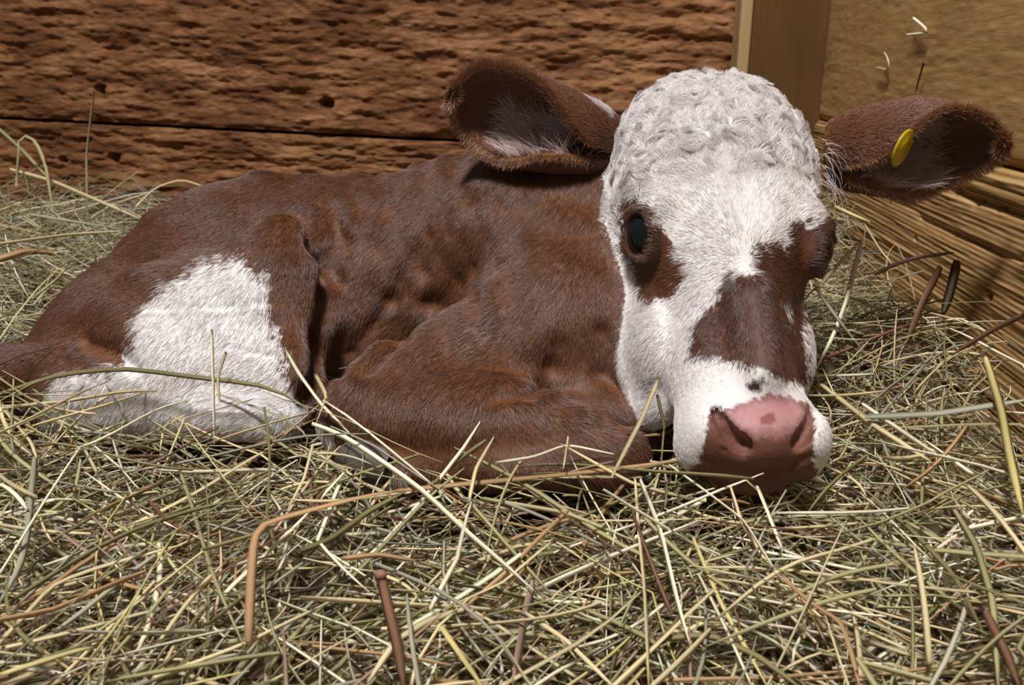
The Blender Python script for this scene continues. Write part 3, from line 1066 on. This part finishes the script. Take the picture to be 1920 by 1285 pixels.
# ------------------------------------------------------------------ hay
def hay_z(x, y):
    x = np.asarray(x, float); y = np.asarray(y, float)
    z = -.006 + 0 * x
    z = z + .050 * sstep(.18, .42, x - .02 * 0) * sstep(.35, .75, y)
    z = z + .060 * sstep(1.0, 1.35, y) * sstep(.1, .35, x)
    z = z + .055 * (1 - sstep(-.70, -.42, x)) * sstep(.72, 1.15, y)
    z = z + .020 * np.exp(-(((x + .27) / .20) ** 2 + ((y - .60) / .10) ** 2)) + .012 * np.exp(-(((x - .0) / .16) ** 2 + ((y - .50) / .07) ** 2))
    z = z + .018 * (1 - sstep(-.55, -.25, x)) * (1 - sstep(.55, .8, y))
    z = z + .010 * np.sin(x * 13 + 1.3) * np.sin(y * 11 + .7) + .006 * np.sin(x * 31 + y * 17) * np.cos(y * 27 - x * 9)
    return z


PAL0 = {'straw': srgb(222, 202, 146), 'pale': srgb(242, 232, 196), 'green': srgb(172, 164, 108), 'olive': srgb(132, 122, 72),
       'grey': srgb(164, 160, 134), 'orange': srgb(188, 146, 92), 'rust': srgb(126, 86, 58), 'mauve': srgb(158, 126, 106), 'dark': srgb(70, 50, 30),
       'yellow': srgb(212, 196, 112)}
PAL = {k: v * .82 + v.mean() * .18 for k, v in PAL0.items()}
M_HAY = attr_mat('hay_straw', 'straw', .55, .35, (420, .2))


def strands(cx, cy, h, th, L, wid, tilt, curve, kink, nr=6, base=None):
    n = len(cx)
    s = np.linspace(-.5, .5, nr)
    P = np.zeros((n, nr, 3))
    ang = th[:, None] + curve[:, None] * s[None] + kink[:, None] * (s[None] > 0)
    step = L / (nr - 1)
    dx = np.cos(ang) * step[:, None]; dy = np.sin(ang) * step[:, None]
    X = np.cumsum(dx, 1); Y = np.cumsum(dy, 1)
    X = X - X.mean(1, keepdims=True) + cx[:, None]; Y = Y - Y.mean(1, keepdims=True) + cy[:, None]
    zc = hay_z(cx, cy) if base is None else base
    zl = hay_z(X, Y) if base is None else np.repeat(base[:, None], nr, 1)
    Z = (.35 * zc[:, None] + .65 * zl) + h[:, None] + np.sin(tilt)[:, None] * L[:, None] * s[None]
    P[..., 0] = X; P[..., 1] = Y; P[..., 2] = Z
    return P


def ribbon(P, wid, roll, flat=.35):
    """3-sided flattened tube round polylines P (n, nr, 3)"""
    n, nr, _ = P.shape
    T = np.gradient(P, axis=1); T /= np.linalg.norm(T, axis=2)[..., None] + 1e-9
    ref = np.zeros_like(T); ref[..., 2] = 1
    ref = np.where(np.abs(T[..., 2:3]) > .9, np.array([1.0, 0, 0]), ref)
    A = np.cross(T, ref); A /= np.linalg.norm(A, axis=2)[..., None] + 1e-9
    B = np.cross(A, T)
    c, s = np.cos(roll)[:, None, None], np.sin(roll)[:, None, None]
    A, B = A * c + B * s, B * c - A * s
    prof = np.interp(np.linspace(0, 1, nr), [0, .12, .8, 1], [.75, 1, .9, .35])
    w = (wid[:, None] * prof[None])[..., None]
    V = np.stack([P + A * w * .5, P + B * w * flat, P - A * w * .5, P - B * w * flat * .3], 2)   # n, nr, 4, 3
    k = 4
    idx = np.arange(n * nr * k).reshape(n, nr, k)
    Q = []
    for j in range(k):
        j2 = (j + 1) % k
        Q.append(np.stack([idx[:, :-1, j], idx[:, 1:, j], idx[:, 1:, j2], idx[:, :-1, j2]], -1).reshape(-1, 4))
    return V.reshape(-1, 3), np.vstack(Q)


def clear_of_calf(P, lim=.001):
    n, nr, _ = P.shape
    d = FB.sample(P.reshape(-1, 3)).reshape(n, nr)
    mid = .5 * (P[:, 1:] + P[:, :-1])
    d2 = FB.sample(mid.reshape(-1, 3)).reshape(n, nr - 1)
    return np.minimum(d.min(1), d2.min(1)) > lim


def in_room(P):
    q = P - C0
    r = (q @ nR).min(1) > .012
    bk = ((P - BW) @ nB).min(1) > .01
    cam_ok = np.linalg.norm(P - CAM, axis=2).min(1) > .16
    return r & bk & cam_ok


def pal_mix(n, keys, probs):
    c = np.array([PAL[k] for k in keys])
    i = rng.choice(len(keys), n, p=np.array(probs) / sum(probs))
    return c[i] * rng.uniform(.72, 1.18, (n, 1)) * (1 + rng.normal(0, .04, (n, 3)))


layers = []
def layer(N, hlo, hhi, Llo, Lhi, wlo, whi, tl, keys, probs, region=None, gap=0.0):
    cx = rng.uniform(-.95, .62, N); cy = rng.uniform(.16, 1.5, N)
    if region is not None:
        m = region(cx, cy); cx, cy = cx[m], cy[m]
    N = len(cx)
    m = np.abs(cx) < .12 + .72 * cy
    cx, cy = cx[m], cy[m]; N = len(cx)
    if gap:
        g = Waves(.09, 16, 81)(np.stack([cx, cy, 0 * cx], 1)) + .6 * Waves(.04, 16, 82)(np.stack([cx, cy, 0 * cx], 1))
        m = rng.random(N) < np.clip(.75 + g * 1.2, gap, 1); cx, cy = cx[m], cy[m]; N = len(cx)
    C2 = np.stack([cx, cy, 0 * cx], 1)
    lay = Waves(.16, 16, 83)(C2) * 2.2
    th = np.where(rng.random(N) < .55, lay + rng.normal(0, .5, N), rng.uniform(0, 6.283, N))
    L = rng.uniform(Llo, Lhi, N) * rng.uniform(.6, 1.0, N)
    P = strands(cx, cy, rng.uniform(hlo, hhi, N), th, L, None, rng.normal(0, tl, N), rng.normal(0, .55, N), np.where(rng.random(N) < .18, rng.normal(0, .9, N), 0))
    ok = clear_of_calf(P) & in_room(P)
    P = P[ok]; N = len(P)
    wid = rng.uniform(wlo, whi, N) * rng.uniform(.7, 1.15, N) * (1.3 - .3 * sstep(.35, .7, P[:, 0, 1]))
    V, Q = ribbon(P, wid, rng.uniform(0, 6.28, N))
    c = pal_mix(N, keys, probs)
    layers.append((V, Q, np.repeat(c, P.shape[1] * 4, axis=0)))


KEYS = ['straw', 'pale', 'green', 'olive', 'grey', 'orange', 'rust', 'mauve', 'dark', 'yellow']
MIX = [5, 5, 5, 4, 5, 1.6, 1, 2, 1.2, .7]
layer(7000, -.062, -.032, .06, .16, .0016, .0040, .14, KEYS, MIX)
layer(15000, -.046, -.012, .012, .05, .0010, .0026, .60, KEYS, MIX)
layer(7500, -.030, -.006, .05, .15, .0012, .0034, .24, KEYS, MIX, gap=.3)
layer(7000, -.016, .008, .04, .14, .0010, .0028, .32, KEYS, MIX, gap=.12)
layer(2300, .000, .016, .07, .19, .0010, .0030, .26, KEYS, MIX, gap=.08)
# loose hay heaped behind the rump and in the corner
layer(3600, -.03, .04, .08, .26, .0010, .0026, .50, KEYS, MIX, lambda x, y: (x < -.34) & (y > .8))
layer(3500, -.02, .03, .05, .18, .0012, .0030, .40, KEYS, MIX, lambda x, y: (x > .22) & (y > .62))
# the packed bottom of the bedding
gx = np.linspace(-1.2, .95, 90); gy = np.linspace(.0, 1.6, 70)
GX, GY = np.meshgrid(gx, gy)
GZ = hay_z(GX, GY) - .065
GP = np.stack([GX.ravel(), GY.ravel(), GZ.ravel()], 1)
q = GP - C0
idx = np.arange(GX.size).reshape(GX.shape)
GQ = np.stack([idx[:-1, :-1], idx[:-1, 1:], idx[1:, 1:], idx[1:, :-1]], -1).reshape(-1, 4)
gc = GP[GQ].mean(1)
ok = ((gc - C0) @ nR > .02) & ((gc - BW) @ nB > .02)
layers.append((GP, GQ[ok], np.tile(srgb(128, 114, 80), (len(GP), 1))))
off = 0; VV = []; QQ = []; CC = []
for V, Q, c in layers:
    VV.append(V); QQ.append(Q + off); CC.append(c); off += len(V)
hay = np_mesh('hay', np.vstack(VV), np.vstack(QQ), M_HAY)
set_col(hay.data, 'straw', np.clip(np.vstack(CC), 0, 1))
tag(hay, 'thick bed of loose dried hay covering the floor around the calf', 'hay', kind='stuff')

# ---- single stems that stand out
def smooth_poly(P, n=14):
    P = np.asarray(P, float)
    if len(P) == 2:
        t = np.linspace(0, 1, n)[:, None]
        return P[0] * (1 - t) + P[1] * t
    d = np.r_[0, np.cumsum(np.linalg.norm(np.diff(P, axis=0), axis=1))]; d /= d[-1]
    t = np.linspace(0, 1, n)
    lin = np.stack([np.interp(t, d, P[:, i]) for i in range(3)], 1)
    s = lin.copy()
    s[1:-1] = .2 * lin[:-2] + .6 * lin[1:-1] + .2 * lin[2:]
    return s


def on_hay(px, py, h):
    d = pdir(px, py)
    ts = np.arange(.30, 1.9, .002)
    P = CAM + d[None] * ts[:, None]
    k = np.nonzero(P[:, 2] < hay_z(P[:, 0], P[:, 1]) + h)[0]
    return P[k[0]] if len(k) else P[-1]


def stem_obj(P, width, colour, label, group, flat=.4, roll=None, name='straw', cat='straw'):
    P = np.asarray(P); c0 = P.mean(0)
    V, Q = ribbon((P - c0)[None], np.array([width]), np.array([rng.uniform(0, 6.28) if roll is None else roll]), flat)
    nr = len(P); k = nr * 4
    Q = np.vstack([Q, [[3, 2, 1, 0], [k - 4, k - 3, k - 2, k - 1]]])
    o = np_mesh(name, V, Q, M_HAY)
    c = np.asarray(colour) * rng.uniform(.92, 1.08)
    grad = 1 + .18 * np.sin(np.linspace(0, rng.uniform(2, 7), nr) + rng.uniform(0, 6))
    set_col(o.data, 'straw', np.clip(np.repeat(c[None] * grad[:, None], 4, axis=0), 0, 1))
    o.location = c0
    tag(o, label, cat, group)
    return o


LOOK = {'straw': 'straw-yellow', 'pale': 'pale cream', 'green': 'dull green', 'olive': 'olive', 'grey': 'grey-green', 'orange': 'orange-brown', 'rust': 'rust-brown',
        'mauve': 'pinkish brown', 'dark': 'dark brown', 'yellow': 'yellow-green'}


def hayline(pts, wpx, col, label, h=.018, D=None, group=None):
    if D is None:
        P = [on_hay(x, y, h) for x, y in pts]
    else:
        Ds = D if isinstance(D, (list, tuple)) else [D] * len(pts)
        P = [at(x, y, dd) for (x, y), dd in zip(pts, Ds)]
    P = smooth_poly(P)
    dm = project(P)[2].mean()
    return stem_obj(P, wpx * dm / F * 1.05, PAL[col], label, group)


NAMED = [
    ([(466, 1205), (471, 1080), (479, 985), (560, 962), (690, 928), (745, 920)], 16, 'orange', 'thick orange-brown stem bent at a right angle on the hay', .024),
    ([(745, 920), (890, 906), (1060, 890), (1200, 874), (1285, 860)], 11, 'orange', 'long orange-tan stem lying along the folded foreleg', .020),
    ([(585, 795), (640, 815), (720, 868), (790, 918), (880, 1003), (960, 1070), (1000, 1108)], 11, 'pale', 'long pale stem slanting from the hind leg across the orange stem', .026),
    ([(335, 878), (358, 945), (374, 1000), (402, 1090), (456, 1210)], 11, 'green', 'dull green blade leaning beside the bent orange stem', .020),
    ([(48, 1042), (150, 982), (212, 945), (330, 894)], 11, 'olive', 'thick olive stem slanting upward below the hind leg', .018),
    ([(66, 858), (52, 1000), (40, 1060), (0, 1130)], 13, 'grey', 'broad grey-green blade kinked beside the olive stem', .020),
    ([(278, 938), (310, 974), (370, 1012)], 10, 'rust', 'short rust-brown stem between the olive and green blades', .018),
    ([(-10, 1216), (60, 1140), (100, 1095), (190, 1062), (340, 1022)], 9, 'straw', 'tan stem bent low in front of the hind leg', .018),
    ([(0, 1266), (120, 1228), (190, 1208)], 10, 'yellow', 'short yellow-green stem under the tan bent stem', .016),
    ([(240, 1290), (450, 1212), (620, 1128)], 8, 'straw', 'long thin straw stem passing under the bent orange stem', .016),
    ([(880, 938), (900, 962), (960, 1030), (1032, 1112)], 15, 'green', 'broad pale green blade below the foreleg', .022),
    ([(880, 938), (892, 880), (926, 820)], 8, 'straw', 'thin straw stem sticking up against the forearm', .030),
    ([(1064, 958), (1000, 1020), (940, 1082), (868, 1142)], 15, 'orange', 'orange-brown stalk slanting below the foreleg', .020),
    ([(868, 1142), (800, 1165), (742, 1202), (690, 1280)], 13, 'straw', 'straw stalk joining the slanted orange-brown stalk', .020),
    ([(714, 1078), (730, 1150), (744, 1205), (758, 1290)], 22, 'rust', 'dark rust weed stalk with a knobbed top', .030),
    ([(820, 1168), (868, 1238), (905, 1290)], 17, 'yellow', 'wide yellow-green blade beside the rust weed stalk', .022),
    ([(985, 1150), (1062, 1202), (1152, 1290)], 13, 'straw', 'tan stem slanting away from the broad cream blade', .024),
    ([(1000, 1092), (985, 1150), (962, 1285)], 20, 'mauve', 'broad pinkish tan blade standing among the stems', .020),
    ([(1190, 900), (1196, 1000), (1206, 1090), (1216, 1290)], 12, 'straw', 'long straight straw stem below the muzzle', .026),
    ([(1200, 900), (1240, 1000), (1270, 1130), (1292, 1205)], 12, 'pale', 'long cream stem running beside the straight straw stem', .026),
    ([(1256, 872), (1330, 925), (1396, 975), (1462, 1082)], 9, 'pale', 'thin cream stem slanting away from under the chin', .024),
    ([(1460, 1080), (1530, 1142), (1576, 1165), (1600, 1240), (1612, 1290)], 15, 'orange', 'bent orange stem at the end of the thin cream one', .024),
    ([(1236, 708), (1205, 782), (1146, 896)], 10, 'straw', 'straw stem sticking up in front of the white jaw', None),
    ([(1232, 740), (1246, 800), (1240, 872)], 7, 'olive', 'thin olive stem crossing the straw at the white jaw', None),
    ([(1160, 888), (1280, 862), (1382, 886), (1420, 920)], 8, 'straw', 'straw stem lying under the chin of the calf', .016),
    ([(1420, 912), (1440, 960), (1468, 1032)], 10, 'pale', 'short cream stem standing under the nose', .020),
    ([(1540, 722), (1640, 800), (1745, 866)], 12, 'straw', 'straw stem slanting down beside the nose', .022),
    ([(1620, 758), (1690, 806), (1758, 852)], 17, 'pale', 'wide cream blade slanting down beside the nose', .026),
    ([(1622, 782), (1760, 776), (1925, 750)], 14, 'grey', 'grey-green blade lying toward the weathered plank', .028),
    ([(1848, 672), (1878, 770), (1892, 850), (1918, 965)], 17, 'yellow', 'tall yellow-green blade leaning on the weathered plank', .034),
    ([(1790, 958), (1830, 1022), (1862, 1130), (1872, 1290)], 14, 'green', 'long green blade running below the weathered plank', .022),
    ([(1848, 1148), (1888, 1228), (1912, 1290)], 19, 'rust', 'broad rust blade beside the long green blade', .024),
    ([(1232, 1276), (1450, 1271), (1592, 1258)], 12, 'orange', 'orange-tan stem lying across the feet of the bent orange stem', .014),
    ([(1350, 1108), (1480, 1134), (1662, 1156)], 10, 'pale', 'cream stem crossing behind the bent orange stem', .018),
    ([(1396, 1050), (1480, 1048), (1572, 1046)], 9, 'pale', 'short cream stem lying level below the nose', .016),
    ([(1640, 940), (1700, 985), (1790, 1080), (1850, 1200)], 11, 'olive', 'curved olive stem under the weathered plank', .018),
    ([(1540, 1090), (1660, 1170), (1890, 1250)], 8, 'straw', 'long thin straw stem ending beside the broad rust blade', .016),
    ([(1300, 1010), (1350, 1130), (1440, 1290)], 11, 'yellow', 'yellow-green stem slanting down from the chin', .016),
    ([(1310, 1080), (1360, 1180), (1410, 1290)], 12, 'pale', 'cream stem slanting beside the yellow-green one', .018),
    ([(1230, 1200), (1330, 1190), (1420, 1230), (1500, 1290)], 12, 'olive', 'arched olive stem beneath the yellow-green one', .020),
    ([(560, 1035), (620, 1012), (690, 960), (760, 922)], 12, 'olive', 'olive blade slanting up to the orange stem', .020),
    ([(640, 1048), (710, 1040), (780, 1052)], 10, 'orange', 'pale tan stem with a node above the weed stalk', .024),
    ([(905, 1155), (1000, 1132), (1075, 1115)], 7, 'green', 'thin green stem lying across the broad tan blade', .028),
    ([(900, 935), (1060, 962), (1190, 1015)], 9, 'green', 'pale green stem slanting toward the straight straw stem', .016),
    ([(1065, 820), (1056, 880)], 6, 'straw', 'short straw stub standing against the knee', .030),
    ([(930, 868), (1000, 858), (1062, 834), (1150, 852)], 7, 'pale', 'thin cream stem lying along the knee', .024),
    ([(620, 800), (700, 835), (780, 890), (850, 935)], 6, 'grey', 'thin grey-green stem crossing the hoof', .022),
    ([(10, 770), (60, 830), (70, 862)], 11, 'straw', 'short straw stem standing at the kinked grey-green blade', .018),
    ([(180, 838), (230, 880), (258, 915)], 9, 'pale', 'short cream stem lying below the white leg', .014),
    ([(345, 785), (318, 850), (296, 900)], 9, 'straw', 'short straw stem slanting below the white leg', .020),
    ([(588, 830), (570, 900), (540, 955)], 9, 'straw', 'bent straw stem below the dark flank fold', .022),
    ([(60, 800), (200, 760), (280, 735)], 9, 'straw', 'straw stem poking up at the tail', .020),
]
for pts, w_, c_, lab, h_ in NAMED:
    if h_ is None:
        hayline(pts, w_, c_, lab, D=[.505, .505, .50])
    else:
        hayline(pts, w_, c_, lab, h_)

NEAR = [
    ([(-10, 742), (110, 702), (232, 690), (400, 712), (500, 722), (545, 742), (578, 768)], 9, 'olive', 'long olive stem lying across the white hind leg', [.70, .68, .67, .662, .66, .66, .66]),
    ([(397, 618), (400, 720), (402, 832)], 7, 'pale', 'thin cream stem standing upright before the white thigh', [.655, .65, .645]),
    ([(424, 660), (408, 708), (412, 760)], 6, 'straw', 'tiny forked straw beside the upright cream stem', [.65, .65, .65]),
    ([(535, 655), (560, 700), (600, 755), (655, 812)], 7, 'pale', 'thin cream stem leaning over the flank fold', [.66, .655, .65, .64]),
    ([(590, 700), (612, 742), (590, 800)], 8, 'straw', 'short bent straw before the flank fold', [.65, .65, .645]),
    ([(20, 318), (100, 340), (180, 375), (262, 410)], 9, 'straw', 'long straw stem leaning from the heap behind the rump', [1.18, 1.16, 1.14, 1.12]),
    ([(-20, 460), (130, 440), (226, 434)], 8, 'straw', 'level straw stem reaching the rump', [1.02, 1.06, 1.08]),
    ([(50, 402), (160, 420), (232, 431)], 8, 'grey', 'grey-green stem just above the level straw stem', [1.12, 1.12, 1.1]),
    ([(176, 172), (162, 290), (162, 425)], 6, 'olive', 'tall thin stem standing upright against the dark planks', [1.22, 1.22, 1.2]),
    ([(255, 388), (290, 352), (342, 336), (394, 355), (345, 370), (318, 392)], 6, 'straw', 'thin looped stem above the rump', [1.15, 1.15, 1.14, 1.12, 1.12, 1.12]),
    ([(-10, 235), (40, 280), (96, 340)], 8, 'green', 'green stem slanting against the dark planks', [1.2, 1.2, 1.18]),
    ([(30, 350), (35, 262), (45, 250), (62, 256), (84, 300), (100, 400)], 9, 'green', 'hooked green blade in the heap behind the rump', [1.16, 1.15, 1.15, 1.15, 1.14, 1.14]),
    ([(-10, 488), (50, 470), (100, 474)], 12, 'orange', 'tan seed head in the heap behind the rump', [1.0, 1.02, 1.04]),
    ([(60, 560), (110, 520), (125, 500)], 8, 'straw', 'short straw stub beside the tan seed head', [1.0, 1.0, 1.0]),
    ([(1795, 490), (1782, 545), (1768, 590)], 17, 'dark', 'dark brown blade standing against the weathered plank', [.80, .79, .78]),
    ([(1764, 500), (1728, 570), (1698, 650)], 17, 'rust', 'brown blade leaning beside the dark brown one', [.79, .78, .77]),
    ([(1925, 588), (1862, 618), (1790, 662)], 10, 'rust', 'rust-brown stem leaning along the weathered plank', [.665, .69, .72]),
    ([(1530, 545), (1570, 498), (1616, 450)], 9, 'straw', 'folded straw, slanting half, between the eye patch and the plank', [.80, .81, .82]),
    ([(1616, 450), (1588, 560), (1562, 630), (1530, 692)], 10, 'pale', 'folded straw, long upright half, between the eye patch and the plank', [.82, .80, .78, .76]),
    ([(1530, 540), (1575, 602), (1622, 662)], 12, 'grey', 'grey-green blade under the folded straw', [.78, .77, .77]),
    ([(1530, 537), (1580, 538), (1640, 532)], 6, 'straw', 'thin level straw crossing the folded straw', [.80, .80, .80]),
    ([(1640, 515), (1680, 495), (1722, 482), (1788, 474)], 8, 'mauve', 'pinkish brown stem lying on the weathered plank', [.86, .85, .84, .80]),
    ([(1566, 386), (1596, 400), (1632, 416)], 15, 'yellow', 'short thick yellow-green stub behind the drooping ear', [.92, .91, .90]),
    ([(1620, 420), (1650, 470), (1676, 500)], 7, 'straw', 'thin straw leaning below the drooping ear', [.90, .88, .86]),
]
for pts, w_, c_, lab, D_ in NEAR:
    hayline(pts, w_, c_, lab, D=D_)

# chaff stuck to the sawn plank of the right wall, and one dark mark
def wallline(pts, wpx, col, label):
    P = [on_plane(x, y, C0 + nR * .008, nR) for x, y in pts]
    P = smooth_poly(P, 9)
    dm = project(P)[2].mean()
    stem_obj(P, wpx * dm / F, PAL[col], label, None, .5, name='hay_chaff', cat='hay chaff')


wallline([(1713, 34), (1728, 46), (1744, 60), (1722, 64), (1700, 65)], 7, 'pale', 'bent cream bit of chaff stuck on the sawn plank')
wallline([(1658, 98), (1668, 115), (1667, 133), (1643, 126)], 4, 'straw', 'small hooked bit of chaff stuck on the sawn plank')
wallline([(1732, 118), (1722, 150), (1716, 176)], 5, 'dark', 'dark straight mark above the drooping ear')  # thin dark strip just off the plank; only shares the chaff name and category

# knob of the weed stalk
wk = on_hay(714, 1078, .034)
V, Fq = uv_sphere(wk, np.eye(3), (.0034, .0030, .0027), 12, 8)
knob = mesh_obj('seed_head', [Vector(v) - Vector(wk) for v in V], Fq, M_HAY)
knob.location = wk
set_col(knob.data, 'straw', np.tile(srgb(150, 108, 84), (len(V), 1)))
tag(knob, 'small round tan seed head topping the rust weed stalk', 'seed head')

# loose larger stems, each its own object
NL = 7000
cx = rng.uniform(-.55, .45, NL); cy = .20 + .62 * rng.random(NL) ** 1.2
Ls = rng.uniform(.07, .20, NL)
P = strands(cx, cy, rng.uniform(.006, .024, NL), rng.uniform(0, 6.283, NL), Ls, None, rng.normal(0, .16, NL), rng.normal(0, .4, NL), np.where(rng.random(NL) < .25, rng.normal(0, .8, NL), 0), 9)
sx, sy, sd = project(P[:, 4])
ok = clear_of_calf(P, .004) & in_room(P) & (sx > -20) & (sx < 1940) & (sy > 600) & (sy < 1330)
vd = P[:, :, :] - CAM
P = P[ok]
kept = []
for p in P:                                   # leave out stems that would run through one another
    fine = np.stack([np.interp(np.linspace(0, 8, 40), np.arange(9), p[:, i]) for i in range(3)], 1)
    if all(((fine[:, None] - k[1][None]) ** 2).sum(2).min() > .0045 ** 2 for k in kept):
        kept.append((p, fine))
    if len(kept) == 215: break
P = np.array([k[0] for k in kept])
kinds = rng.choice(['straw', 'pale', 'green', 'olive', 'grey', 'orange', 'rust', 'yellow'], len(P), p=[.26, .18, .18, .10, .13, .06, .04, .05])
PLACE = [((300, 790), 'below the white hind leg'), ((300, 1050), 'beside the bent orange-brown stalk'), ((850, 930), 'below the folded foreleg'), ((750, 1200), 'near the knobbed weed stalk'),
         ((1200, 1120), 'beside the long straight straw'), ((1420, 960), 'under the muzzle'), ((1540, 1200), 'near the bent orange stalk'), ((1700, 800), 'beside the nose toward the plank'), ((1830, 1080), 'below the weathered plank')]
for p, kd in zip(P, kinds):
    x_, y_, _d = project(p[4:5])
    place = min(PLACE, key=lambda a: (a[0][0] - x_[0]) ** 2 + (a[0][1] - y_[0]) ** 2)[1]
    ln_ = np.linalg.norm(np.diff(p, axis=0), axis=1).sum(); bend = np.linalg.norm(p[-1] - p[0]) / ln_
    wd = rng.uniform(.0014, .0036)
    look = ('long ' if ln_ > .14 else 'short ') + ('bent ' if bend < .95 else 'straight ') + ('broad ' if wd > .0026 else 'thin ')
    lab = f'{look}{LOOK[kd]} hay stalk {place}'
    stem_obj(p, wd, PAL[kd], lab, lab.replace('hay stalk', 'hay stalks'))
